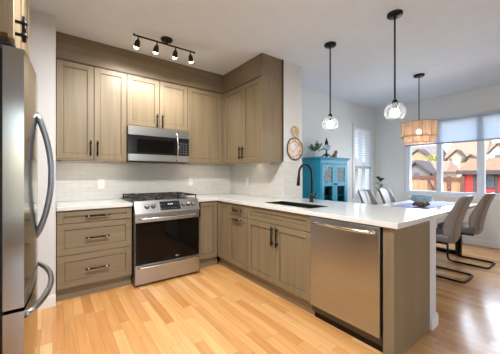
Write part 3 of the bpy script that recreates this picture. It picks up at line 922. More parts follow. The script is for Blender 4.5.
def globe_pendant(x, y, label, rod_to):
    zc, r_ = 1.800, .090
    o = thing('globe_pendant', label, 'pendant light', (x, y, ZC), 'glass globe pendants over the peninsula')
    T = Matrix.Translation((x, y, 0))
    d = MB(); d.lathe([(.066, ZC - .001), (.066, ZC - .018), (.058, ZC - .026), (.012, ZC - .03)], M['black'], T, 28); build(d, 'canopy', o)
    d = MB(); d.cyl((x, y, zc + r_ - .002), (x, y, ZC - .027), .0075, M['black'], 12); d.lathe([(.008, zc + r_ + .03), (.020, zc + r_ + .02), (.026, zc + r_ - .006), (.02, zc + r_ - .03)], M['black'], T, 20); build(d, 'rod', o)
    prof = []
    for k in range(17):
        a = R(12) + (R(143) - R(12)) * k / 16
        prof.append((r_ * math.sin(a), zc + r_ * math.cos(a) * (.92 if a > R(90) else 1)))
    d = MB(); d.lathe(prof, M['globe'], T, 36, cap=False); build(d, 'glass_globe', o)
    d = MB(); d.ball((x, y, zc - .008), .040, M['bulb']); d.lathe([(.016, zc + .034), (.017, zc + .09)], M['black'], T, 16); build(d, 'bulb', o)
    lamp('pendant_glow', 'POINT', (x, y, zc - .10), 2, (1, .96, .9), radius=.05)
globe_pendant(.745, -1.877, 'clear glass globe pendant on black rod nearest the blue hutch', 0)
globe_pendant(.745, -2.582, 'clear glass globe pendant on black rod nearest the viewer, beside the woven shade', 0)

dx, dy = 2.58, -2.105
dp = thing('drum_pendant', 'two-tier woven cane drum pendant hanging over the dining table', 'pendant light', (dx, dy, ZC))
T = Matrix.Translation((dx, dy, 0))
d = MB(); d.lathe([(.072, ZC - .001), (.072, ZC - .02), (.06, ZC - .03), (.012, ZC - .034)], M['black'], T, 28); build(d, 'canopy', dp)
d = MB(); d.cyl((dx, dy, 1.96), (dx, dy, ZC - .03), .006, M['black'], 10); build(d, 'rod', dp)
def drum(r_, z0, z1, name, lab=None):
    n = 72; b_ = MB(); t = bmesh.new(); V = []
    for z in (z0, z0 + .012, (z0 + z1) / 2, z1 - .012, z1):
        V.append([t.verts.new(((r_ + .002 * (k % 2)) * math.cos(2 * math.pi * k / n), (r_ + .002 * (k % 2)) * math.sin(2 * math.pi * k / n), z)) for k in range(n)])
    for a, c_ in zip(V, V[1:]):
        for k in range(n): t.faces.new([a[k], a[(k + 1) % n], c_[(k + 1) % n], c_[k]])
    b_._add(t, M['rattan'], T, False)
    rim = mat('cane_binding', (186, 144, 106), .7, var=.15, nscale=(50, 50, 50))
    for z in (z0, z1):
        b_.tube([(dx + (r_ + .001) * math.cos(2 * math.pi * k / 48), dy + (r_ + .001) * math.sin(2 * math.pi * k / 48), z) for k in range(48)], .005, rim, 8, closed=True)
    for k in range(12):
        a = 2 * math.pi * k / 12; b_.cyl((dx + (r_ + .002) * math.cos(a), dy + (r_ + .002) * math.sin(a), z0), (dx + (r_ + .002) * math.cos(a), dy + (r_ + .002) * math.sin(a), z1), .003, rim, 6)
    return build(b_, name, dp)
drum(.230, 1.780, 1.995, 'outer_shade'); drum(.194, 1.695, 1.80, 'inner_shade')
d = MB()
for k in range(3):
    a = 2 * math.pi * k / 3; d.cyl((dx, dy, 1.965), (dx + .228 * math.cos(a), dy + .228 * math.sin(a), 1.965), .0035, M['black'], 8)
d.lathe([(.018, 1.90), (.02, 1.965), (.008, 1.972)], M['black'], T, 14); build(d, 'spider', dp)
d = MB(); d.lathe([(.012, 1.902), (.03, 1.87), (.032, 1.85), (.02, 1.825), (.003, 1.815)], M['bulb_w'], T, 18); build(d, 'bulb', dp)
lamp('drum_glow', 'POINT', (dx, dy, 1.79), 2.0, (1, .95, .88), radius=.04)

# slim warm light strips under the wall cabinets
def under_strip(name, a, b_, label, size, loc, along):
    o = thing(name, label, 'light strip', loc, 'light strips under the wall cabinets')
    d = MB(); d.box(a, b_, M['plate']); build(d, 'housing', o)
    return lamp('under_glow', 'AREA', (loc[0], loc[1], loc[2] - .012), size * .7, (1, .86, .68), direction=(0, .15 if along == 'x' else 0, -1) if along == 'x' else (.15, 0, -1), size=size if along == 'x' else .03, size_y=.03 if along == 'x' else size)
under_strip('light_strip', (-1.70, -.20, 1.371), (-1.12, -.16, 1.379), 'slim light strip under the leftmost wall cabinet', .55, (-1.41, -.18, 1.371), 'x')
under_strip('light_strip', (-.27, -.20, 1.371), (.2, -.16, 1.379), 'slim light strip under the corner wall cabinet', .45, (-.03, -.18, 1.371), 'x')
under_strip('light_strip', (.41, -1.18, 1.371), (.45, -.42, 1.379), 'slim light strip under the side wall cabinet', .74, (.43, -.80, 1.371), 'y')
# made-up flush ceiling fixture, out of view, added to fill the kitchen with light
fl = thing('fill_fixture', 'round white ceiling fill light added over the kitchen floor, out of view', 'ceiling light', (-1.25, -2.25, ZC))
d = MB(); d.lathe([(.20, ZC - .001), (.20, ZC - .02), (.19, ZC - .03)], M['trim'], Matrix.Translation((-1.25, -2.25, 0)), 32); build(d, 'base', fl)
d = MB(); d.lathe([(.185, ZC - .03), (.17, ZC - .06), (.10, ZC - .08), (.003, ZC - .085)], emit('fill_diffuser', (255, 226, 188), 3.0), Matrix.Translation((-1.25, -2.25, 0)), 32); build(d, 'diffuser', fl)
lamp('fill_glow', 'AREA', (-1.25, -2.25, ZC - .10), 82, (1, .98, .96), direction=(0, 0, -1), size=.36, size_y=.36)

# ------------------------------------------------------------------ roller shade and venetian blind
rs = thing('roller_shade', 'pale roller shade pulled halfway down the large dining window', 'window shade', (XWIN - .01, -2.2, 1.81))
d = MB(); d.box((XWIN - .008, -1.285, 1.83), (XWIN - .006, -3.14, 2.27), M['shade_roll']); build(d, 'cloth', rs)
d = MB(); d.box((XWIN - .018, -1.28, 1.805), (XWIN + .002, -3.145, 1.835), mat('shade_rail', (176, 186, 200), .5, var=.02), bev=.004); build(d, 'bottom_rail', rs)
d = MB(); d.cyl((XWIN - .03, -1.275, 2.265), (XWIN - .03, -3.15, 2.265), .028, M['shade_roll'], 16); build(d, 'roll', rs)
vb_ = thing('venetian_blind', 'white horizontal slat blind half lowered on the narrow side window', 'window blind', (3.59, YFAR + .01, 1.37))
d = MB(); d.box((WX0 + .015, YFAR - .01, WZ1 - .055), (WX1 - .015, YFAR + .028, WZ1 - .005), M['slat'], bev=.003); build(d, 'headrail', vb_)
d = MB(); nz_ = 17; zt, zb = WZ1 - .075, 1.40
Xs = Matrix.Rotation(R(-42), 4, 'X')
for k in range(nz_):
    z = zt + (zb - zt) * k / (nz_ - 1)
    d.box((WX0 + .02, -.025, -.0015), (WX1 - .02, .025, .0015), M['slat'], Matrix.Translation((0, YFAR + .005, z)) @ Xs)
build(d, 'slats', vb_)
d = MB(); d.box((WX0 + .02, YFAR - .012, 1.355), (WX1 - .02, YFAR + .02, 1.385), mat('blind_rail', (176, 178, 178), .5, var=.02), bev=.003); build(d, 'bottom_rail', vb_)

# ------------------------------------------------------------------ blue hutch
HX0, HX1, HY0, HY1, HZ = 1.62, 2.36, YFAR - .005, -1.06, 1.512
hu = thing('china_hutch', 'bright teal blue hutch with two glass doors against the far wall', 'hutch', (1.99, -.85, 0))
bl = M['blue']; d = MB()
d.box((HX0, HY1, .04), (HX0 + .025, HY0, HZ - .04), bl, bev=.002); d.box((HX1 - .025, HY1, .04), (HX1, HY0, HZ - .04), bl, bev=.002)
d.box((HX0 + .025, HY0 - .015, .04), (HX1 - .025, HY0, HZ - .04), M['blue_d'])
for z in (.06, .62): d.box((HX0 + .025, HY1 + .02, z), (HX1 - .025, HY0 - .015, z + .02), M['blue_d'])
d.box((HX0 + .025, HY1, HZ - .105), (HX1 - .025, HY1 + .02, HZ - .04), bl, bev=.002)
build(d, 'body', hu)
d = MB(); d.box((HX0 - .02, HY1 - .02, HZ - .04), (HX1 + .02, HY0, HZ - .022), bl, bev=.004); d.box((HX0 - .035, HY1 - .035, HZ - .022), (HX1 + .035, HY0, HZ), bl, bev=.006); build(d, 'cornice', hu)
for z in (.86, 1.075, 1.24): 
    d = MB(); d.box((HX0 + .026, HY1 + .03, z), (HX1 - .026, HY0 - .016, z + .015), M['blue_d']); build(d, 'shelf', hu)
for x in (HX0 + .01, HX1 - .07):
    for y in (HY1 + .005, HY0 - .065):
        d = MB(); d.box((x, y, 0), (x + .06, y + .06, .05), bl); build(d, 'foot', hu)
xm = (HX0 + HX1) / 2
for a, c_ in ((HX0 + .028, xm - .003), (xm + .003, HX1 - .028)):
    d = MB(); y0, y1 = HY1 - .006, HY1 + .018; s_ = .062
    d.box((a, y0, .09), (a + s_, y1, HZ - .11), bl, bev=.003); d.box((c_ - s_, y0, .09), (c_, y1, HZ - .11), bl, bev=.003)
    for z0, z1 in ((.09, .16), (.56, .66), (1.035, 1.105), (HZ - .17, HZ - .11)): d.box((a + s_, y0, z0), (c_ - s_, y1, z1), bl, bev=.003)
    d.box((a + s_, y0 + .01, .16), (c_ - s_, y1 - .004, .56), bl)
    dr = build(d, 'door', hu)
    d = MB()
    for z0, z1 in ((.66, 1.035), (1.105, HZ - .17)): d.box((a + s_, HY1 + .004, z0), (c_ - s_, HY1 + .008, z1), M['hutch_pane'])
    build(d, 'pane', dr)
    d = MB(); kx = c_ - .02 if a < xm - .1 else a + .02
    d.cyl((kx, HY1 - .006, 1.07), (kx, HY1 - .024, 1.07), .010, M['bronze'], 12); d.ball((kx, HY1 - .028, 1.07), .013, M['bronze']); build(d, 'knob', dr)
# china inside
def bowl(name, x, y, z, r_, h_, label, m=None, cat='dish', group='white china inside the hutch'):
    d = MB(); d.lathe([(r_ * .45, z), (r_ * .5, z + .006), (r_ * .85, z + h_ * .55), (r_, z + h_), (r_ * .95, z + h_), (r_ * .78, z + h_ * .55), (r_ * .4, z + .012), (.002, z + .01)], m or M['china'], Matrix.Translation((x, y, 0)), 24, cap=False)
    d.lathe([(r_ * .45, z), (.001, z)], m or M['china'], Matrix.Translation((x, y, 0)), 24, cap=False)
    o = build(d, name); return tag(o, label, cat, group)
def upright_plate(x, z, r_, label):
    X = Matrix.Translation((x, HY0 - .075, z + r_ + .001)) @ Matrix.Rotation(R(100), 4, 'X')
    d = MB(); d.lathe([(.002, 0), (r_ * .6, .002), (r_, .012), (r_ * .98, .016), (r_ * .6, .007), (.002, .005)], M['china'], X, 28, cap=False)
    return tag(build(d, 'dinner_plate'), label, 'dish', 'white china inside the hutch')
bowl('serving_bowl', 1.80, -.86, 1.2555, .085, .075, 'white bowl on the upper hutch shelf behind the left door')
upright_plate(1.83, 1.256, .088, 'white plate leaning at back of upper hutch shelf, left door')
upright_plate(2.14, 1.256, .09, 'white plate leaning at back of upper hutch shelf, right door')
bowl('serving_bowl', 1.80, -.88, 1.0905, .095, .09, 'white bowl on the middle hutch shelf behind the left door')
bowl('serving_bowl', 2.13, -.88, 1.0905, .10, .10, 'white bowl on the middle hutch shelf behind the right door')
bowl('serving_bowl', 1.80, -.88, .8755, .06, .08, 'small pale bowl low in the hutch behind the left door')
bowl('serving_bowl', 2.14, -.88, .8755, .06, .08, 'small pale bowl low in the hutch behind the right door')

# ---- things standing on the hutch
def leaf_blade(d, base, direction, length, width, m, droop=.3, fold=.15):
    direction = Vector(direction).normalized(); side = direction.cross(Vector((0, 0, 1)))
    if side.length < .05: side = Vector((1, 0, 0))
    side.normalize(); up = side.cross(direction)
    P = []
    for i in range(6):
        t = i / 5; w_ = width * math.sin(math.pi * min(1, .08 + t * .92)) ** .8 * (1 - .2 * t)
        c_ = Vector(base) + direction * (length * t) - Vector((0, 0, 1)) * (droop * length * t * t)
        P.append([c_ - side * w_ + up * fold * w_, c_, c_ + side * w_ + up * fold * w_])
    d.grid(P, m)
rnd = random.Random(3)
px, py = 1.76, -.84
pl = thing('potted_plant', 'leafy green plant in a small white pot on the left of the blue hutch', 'plant', (px, py, HZ))
d = MB(); d.lathe([(.040, HZ), (.046, HZ + .01), (.055, HZ + .095), (.058, HZ + .10), (.050, HZ + .10), (.046, HZ + .08), (.002, HZ + .08)], M['china'], Matrix.Translation((px, py, 0)), 22); build(d, 'pot', pl)
d = MB(); st = MB()
for k in range(15):
    a = rnd.uniform(0, 6.28); t = rnd.uniform(.2, 1.15); dv = Vector((math.cos(a) * math.sin(t), math.sin(a) * math.sin(t) * .7, math.cos(t)))
    base = Vector((px, py, HZ + .08)); L_ = rnd.uniform(.13, .22)
    st.tube([base, base + dv * L_ * .55, base + dv * L_ - Vector((0, 0, .02))], .0025, M['leaf'], 6)
    for q in (.35, .5, .65, .8, .95):
        for sgn in (-1, 1):
            sd = dv.cross(Vector((0, 0, 1))).normalized() * sgn
            leaf_blade(d, base + dv * L_ * q, sd * .8 + dv * .7 + Vector((0, 0, .1)), rnd.uniform(.06, .085), .016, M['leaf'])
build(st, 'stems', pl); build(d, 'foliage', pl)
lx, ly = 2.05, -.85
ol = thing('oil_lamp', 'antique oil lamp with dark ornate base and pale glass bowl on blue hutch', 'lamp', (lx, ly, HZ))
T = Matrix.Translation((lx, ly, 0))
d = MB(); d.lathe([(.03, HZ + .045), (.02, HZ + .06), (.012, HZ + .085), (.02, HZ + .10), (.012, HZ + .12), (.022, HZ + .135)], M['bronze'], T, 18)
for k in range(4):
    a = math.pi / 4 + k * math.pi / 2; c_, s_ = math.cos(a), math.sin(a)
    d.tube([(lx + .015 * c_, ly + .015 * s_, HZ + .075), (lx + .05 * c_, ly + .05 * s_, HZ + .05), (lx + .085 * c_, ly + .085 * s_, HZ + .022), (lx + .11 * c_, ly + .11 * s_, HZ + .008)], .008, M['bronze'], 8, radii=[.012, .011, .009, .008])
build(d, 'stand', ol)
d = MB(); d.lathe([(.02, HZ + .135), (.055, HZ + .155), (.068, HZ + .19), (.055, HZ + .225), (.028, HZ + .24)], M['clear'], T, 24); build(d, 'glass_bowl', ol)
d = MB(); d.lathe([(.030, HZ + .238), (.034, HZ + .25), (.026, HZ + .27), (.028, HZ + .285), (.014, HZ + .31), (.012, HZ + .335), (.004, HZ + .36)], M['bronze'], T, 18); build(d, 'finial', ol)
ax_, ay_ = 2.26, -.86
an = thing('figurine', 'small carved brown animal figurine beside the oil lamp on the hutch', 'figurine', (ax_, ay_, HZ))
d = MB()
d.ball((ax_, ay_, HZ + .045), .045, M['brown'], sc=(1.0, .8, 1)); d.ball((ax_ + .016, ay_ - .006, HZ + .075), .036, M['brown'], sc=(.9, .85, 1.1))
d.ball((ax_ + .03, ay_ - .012, HZ + .118), .030, M['brown']); d.ball((ax_ + .055, ay_ - .018, HZ + .110), .014, M['brown'])
for s in (-1, 1): d.cyl((ax_ + .024, ay_ - .012 + s * .016, HZ + .135), (ax_ + .022, ay_ - .012 + s * .020, HZ + .158), .009, M['brown'], 8, r2=.002)
for s in (-1, 1): d.cyl((ax_ + .038, ay_ + s * .018, HZ), (ax_ + .034, ay_ + s * .016, HZ + .07), .010, M['brown'], 8)
d.tube([(ax_ - .035, ay_, HZ + .012), (ax_ - .06, ay_, HZ + .02), (ax_ - .068, ay_, HZ + .05), (ax_ - .055, ay_, HZ + .07)], .007, M['brown'], 8)
build(d, 'body', an)

# ------------------------------------------------------------------ dining table
TX0, TX1, TY0, TY1, TZ = 1.62, 3.66, -2.56, -1.64, .76
tb = thing('dining_table', 'white-topped dining table with black trestle legs under the woven pendant', 'table', (2.64, -2.1, 0))
d = MB(); d.box((TX0, TY0, TZ - .02), (TX1, TY1, TZ), M['table'], bev=.003); build(d, 'tabletop', tb)
d = MB(); d.box((TX0 + .004, TY0 + .004, TZ - .04), (TX1 - .004, TY1 - .004, TZ - .02), M['table_edge']); build(d, 'apron', tb)
for x in (1.80, 3.20):
    d = MB(); r_ = .035
    for y in (-2.42, -1.78): d.box((x - r_, y - r_, .0), (x + r_, y + r_, TZ - .04), M['black'], bev=.003)
    d.box((x - r_, -2.385, 0), (x + r_, -1.815, .055), M['black'], bev=.003); d.box((x - r_, -2.385, TZ - .09), (x + r_, -1.815, TZ - .04), M['black'], bev=.003)
    build(d, 'leg', tb)
rn = thing('table_runner', 'bluish lilac woven runner along the middle of the dining table', 'runner', (2.75, -2.1, TZ))
d = MB(); d.box((2.02, -2.31, TZ + .0005), (3.50, -1.89, TZ + .003), M['runner']); build(d, 'cloth', rn)
d = MB()
for lo, hi in (((2.0, -2.33), (3.52, -2.31)), ((2.0, -1.89), (3.52, -1.87)), ((2.0, -2.31), (2.02, -1.89)), ((3.50, -2.31), (3.52, -1.89))): d.box((lo[0], lo[1], TZ + .0005), (hi[0], hi[1], TZ + .0038), M['runner_b'])
build(d, 'border', rn)
bx_, by_ = 2.43, -2.19
dg_ = thing('driftwood_bowl', 'aqua blown-glass bowl slumped over driftwood on the table runner', 'bowl', (bx_, by_, TZ + .004))
rnd = random.Random(9); d = MB()
for k in range(11):
    a = k * .9 + rnd.uniform(-.3, .3); rr = rnd.uniform(.05, .105)
    p = Vector((bx_ + rr * math.cos(a), by_ + rr * math.sin(a), TZ + .004 + rnd.uniform(.018, .026)))
    q = p + Vector((rnd.uniform(-.05, .05), rnd.uniform(-.05, .05), rnd.uniform(.03, .06)))
    mid = (p + q) / 2 + Vector((rnd.uniform(-.02, .02), rnd.uniform(-.02, .02), .004))
    d.tube([p, mid, q], .02, M['drift'], 8, radii=[.018, .026, .016])
d.ball((bx_, by_, TZ + .04), .06, M['drift'], sc=(1.5, 1.3, .58)); build(d, 'driftwood', dg_)
d = MB(); P = []
for i in range(7):
    t = i / 6; row = []
    for k in range(28):
        a = 2 * math.pi * k / 28; w_ = 1 + .07 * math.sin(3 * a + 1) * t; r_ = (.105 + .034 * t ** .6) * w_
        row.append((bx_ + r_ * math.cos(a), by_ + r_ * math.sin(a), TZ + .084 + .066 * t + .012 * math.sin(2 * a) * t))
    P.append(row)
d.grid(P, M['aqua'], closed_u=True)
P2 = [[(x, y, z + .007) for x, y, z in row] for row in P]; d.grid(P2, M['aqua'], closed_u=True); d.grid([P[-1], P2[-1]], M['aqua'], closed_u=True); d.grid([P[0], P2[0]], M['aqua'], closed_u=True)
build(d, 'glass_bowl', dg_)

# ------------------------------------------------------------------ dining chairs (local: faces +Y, seat centre above origin)
def make_chair(label):
    c = thing('dining_chair', label, 'chair', (0, 0, 0), 'taupe upholstered dining chairs')
    # sled frame, one bent tube
    w_ = .185; r_ = .0125
    def corner(p, q, s_, n=5):      # quarter bends by quadratic curve p - q - s
        p, q, s_ = Vector(p), Vector(q), Vector(s_)
        return [p * (1 - t) ** 2 + q * 2 * t * (1 - t) + s_ * t * t for t in [k / n for k in range(n + 1)]]
    z = r_ + .001
    half = [Vector((w_, -.19, .418)), Vector((w_, .02, .418))]
    half += corner((w_, .05, .418), (w_, .10, .418), (w_, .10, .37)); half += corner((w_, .10, .07), (w_, .10, z), (w_, .04, z)); half += corner((w_, -.285, z), (w_, -.335, z), (w_ - .05, -.335, z))
    pts = half + [Vector((-p.x, p.y, p.z)) for p in reversed(half)]
    d = MB(); d.tube(pts, r_, M['black'], 10); build(d, 'sled_frame', c)
    # seat
    d = MB(); t = bmesh.new(); bmesh.ops.create_cube(t, size=1.0)
    for v_ in t.verts: v_.co = Vector((v_.co.x * .44, v_.co.y * .43 + .005, .475 + v_.co.z * .09))
    bmesh.ops.bevel(t, geom=list(t.edges), offset=.03, segments=3, affect='EDGES', profile=.6)
    d._add(t, M['fabric_d'], smooth=True); build(d, 'seat', c)
    # back shell: closed sections stacked from bottom to top
    P = []; NJ = 13; lean = lambda y: -.195 + (y + .195) * 1.5
    prof = [(.40, -.195, .155, .035), (.44, -.205, .178, .05), (.50, -.215, .198, .075), (.58, -.222, .212, .10), (.66, -.232, .216, .10), (.74, -.245, .214, .085), (.82, -.260, .210, .065), (.90, -.278, .205, .05), (.955, -.293, .200, .042), (.985, -.302, .192, .038)]
    prof = [(a, lean(b_), c_, e_) for a, b_, c_, e_ in prof]
    for i, (zz, yy, hw, wing) in enumerate(prof):
        th = .034 if 0 < i < len(prof) - 1 else .022
        outer = []; inner = []
        for j in range(NJ):
            u = -1 + 2 * j / (NJ - 1); e = abs(u) ** 3.2
            outer.append(Vector((hw * u, yy - th / 2 + wing * e, zz)))
            ridge = .010 * abs(math.sin(2.0 * math.pi * u)) if 0 < i < len(prof) - 1 else 0
            inner.append(Vector((hw * .93 * u, yy + th / 2 + wing * e + ridge, zz)))
        P.append(outer + inner[::-1])
    d = MB(); d.grid(P, M['fabric'], closed_u=True, solid=True); bk = build(d, 'backrest', c)
    s = bk.modifiers.new('soft', 'SUBSURF'); s.levels = 1; s.render_levels = 1
    d = MB()
    for u in (-.62, .62):
        d.tube([(hw * u, yy - .0175 + wing * abs(u) ** 3.2, zz) for zz, yy, hw, wing in prof[1:-1]], .0028, M['seam'], 6)
    build(d, 'seam', bk)
    return c
ch = make_chair('taupe dining chair on the near side, closest to the white peninsula end')
ch.location = (2.09, -2.468, 0)
copy_tree(ch, (2.90, -2.52, 0), 0, 'taupe dining chair on the near side, partly behind another, closest to the large window')
copy_tree(ch, (2.27, -1.735, 0), math.pi, 'taupe dining chair on the far side of the table, closest to the blue hutch')
copy_tree(ch, (2.925, -1.735, 0), math.pi, 'taupe dining chair on the far side of the table, beside the tall vase')

# ------------------------------------------------------------------ vase with dark flowers in the corner
vx, vy = 3.52, -1.05
va_ = thing('flower_vase', 'tall white floor vase with dark flowers in the dining corner', 'vase', (vx, vy, 0))
d = MB(); d.lathe([(.07, 0), (.09, .02), (.12, .3), (.10, .62), (.055, .80), (.05, .84), (.065, .88), (.058, .88), (.042, .84), (.04, .80)], M['china'], Matrix.Translation((vx, vy, 0)), 26, cap=False); d.lathe([(.07, 0), (.001, 0)], M['china'], Matrix.Translation((vx, vy, 0)), 26, cap=False); build(d, 'vase', va_)
rnd = random.Random(5); st = MB(); lf = MB()
heads = [(-.07, -.02, 1.15), (-.02, .03, 1.17), (.03, -.03, 1.14), (.07, .02, 1.11)]
for hx, hy, hz in heads:
    st.tube([(vx, vy, .70), (vx + hx * .4, vy + hy * .4, .95), (vx + hx, vy + hy, hz)], .004, M['leaf'], 6)
for k in range(16):
    a = rnd.uniform(0, 6.28); leaf_blade(lf, (vx + .03 * math.cos(a), vy + .03 * math.sin(a), rnd.uniform(.86, 1.02)), (math.cos(a), math.sin(a), rnd.uniform(.5, 1.3)), rnd.uniform(.10, .16), .022, M['leaf'])
build(st, 'stems', va_); build(lf, 'foliage', va_)
for hx, hy, hz in heads:
    d = MB(); d.ball((vx + hx, vy + hy, hz), .03, M['petal'], sc=(1, 1, .8))
    for k in range(9):
        a = k * 2 * math.pi / 9; leaf_blade(d, (vx + hx, vy + hy, hz), (math.cos(a), math.sin(a), .25), .085, .032, M['petal'], droop=.1)
    build(d, 'flower', va_)

# ------------------------------------------------------------------ outside
GZ = -.6
E_ = dict(
    ground=mat('yard_ground', (150, 140, 112), .95, var=.2, nscale=(.6, .6, .6)),
    fence=wood_mat('fence_cedar', (160, 118, 84), 'z', .8, .25), fence_d=wood_mat('fence_rail', (88, 58, 42), 'y', .8, .2),
    red=mat('red_siding', (188, 36, 32), .6, var=.06), roof_r=mat('brown_shingle', (140, 98, 74), .9, var=.14, nscale=(6, 6, 12)),
    blk=mat('dark_trim', (52, 48, 48), .6, var=.1), win=mat('house_window', (66, 74, 84), .15, var=.2, nscale=(2, 2, 2)),
    roof_g=mat('grey_shingle', (104, 98, 96), .9, var=.12, nscale=(.8, .8, .8)), roof_b=mat('tan_shingle', (134, 108, 92), .9, var=.10, nscale=(.8, .8, .8)),
    cream=mat('cream_siding', (150, 134, 112), .8, var=.04, nscale=(.2, .2, 6)), white=mat('white_siding', (172, 168, 160), .8, var=.03, nscale=(.2, .2, 6)),
    tan=mat('tan_siding', (140, 118, 92), .8, var=.05, nscale=(.2, .2, 6)), trimd=mat('dark_fascia', (70, 62, 60), .7, var=.1))
struct(mb1(((XWIN + .16, -40, GZ - .2), (140, 90, GZ), E_['ground'])), 'ground_east')
struct(mb1(((-60, .25, GZ - .21), (XWIN + .16, 90, GZ), E_['ground'])), 'ground_north')
# fence: one long panel run with rails, near the window
def fence(x, y0, y1, zt, label, seed):
    o = thing('wood_fence', label, 'fence', (x, (y0 + y1) / 2, GZ), 'cedar board fences outside the dining window')
    rn_ = random.Random(seed); d = MB(); y = y0
    while y > y1:
        w_ = .14; d.box((x, y, GZ), (x + .02, max(y - w_, y1), zt - .14 + rn_.uniform(-.012, .012)), E_['fence']); y -= w_ + .006
    build(d, 'boards', o)
    d = MB(); d.box((x - .03, y0, zt - .14), (x + .05, y1, zt), E_['fence_d']); d.box((x - .03, y0, GZ + .25), (x, y1, GZ + .34), E_['fence_d']); build(d, 'rails', o)
    y = y0
    while y >= y1 - .01:
        d = MB(); d.box((x - .06, y - .05, GZ), (x - .001, y + .05, zt + .04), E_['fence_d']); build(d, 'post', o); y -= (y0 - y1) / 2
    return o
fence(9.0, 1.7, -.33, 1.19, 'brown-capped cedar fence seen through the left window pane', 1)
fence(8.5, -.45, -1.15, 1.14, 'pale cedar fence seen through the middle window pane', 2)
# dark plank leaning against the fence
br = MB(); p0, p1 = Vector((8.86, -.05, 1.10)), Vector((8.70, -.98, GZ)); dv = p1 - p0
br.box((-.02, -.05, 0), (.02, .05, dv.length), E_['fence_d'], Matrix.Translation(p0) @ dv.to_track_quat('Z', 'X').to_matrix().to_4x4())
tag(build(br, 'plank'), 'dark plank leaning on the cedar fence, low at the right of the left window pane', 'plank')
# red shed
sd = thing('garden_shed', 'red shed with brown roof outside right of the window middle', 'shed', (15, -.9, GZ))
d = MB(); d.box((14.0, .2, GZ), (17, -3.2, 1.42), E_['red']); build(d, 'walls', sd)
d = MB()
t = bmesh.new(); A = [t.verts.new(p) for p in ((13.7, .38, 1.42), (13.7, -3.4, 1.42), (17.3, -3.4, 1.42), (17.3, .38, 1.42))]; Bv = [t.verts.new(p) for p in ((15.5, .3, 2.05), (15.5, -3.3, 2.05))]
t.faces.new(A); t.faces.new([A[0], A[1], Bv[1], Bv[0]]); t.faces.new([A[2], A[3], Bv[0], Bv[1]]); t.faces.new([A[1], A[2], Bv[1]]); t.faces.new([A[3], A[0], Bv[0]])
d._add(t, E_['roof_r']); build(d, 'roof', sd)
d = MB(); d.box((13.66, .40, 1.24), (13.98, -3.4, 1.43), E_['blk']); build(d, 'fascia', sd)
for y0, y1 in ((.24, .12), (-.17, -.30), (-.95, -1.05)):
    d = MB(); d.box((13.93, y0, GZ), (14.0, y1, 1.24), E_['blk']); build(d, 'post', sd)
d = MB(); d.box((13.95, -.36, .60), (14.0, -.93, 1.22), E_['blk']); wf = build(d, 'window', sd)
d = MB()
for ya, yb in ((-.38, -.64), (-.67, -.91)):
    for za, zb in ((.63, .90), (.93, 1.19)): d.box((13.93, ya, za), (13.952, yb, zb), E_['win'])
build(d, 'pane', wf)
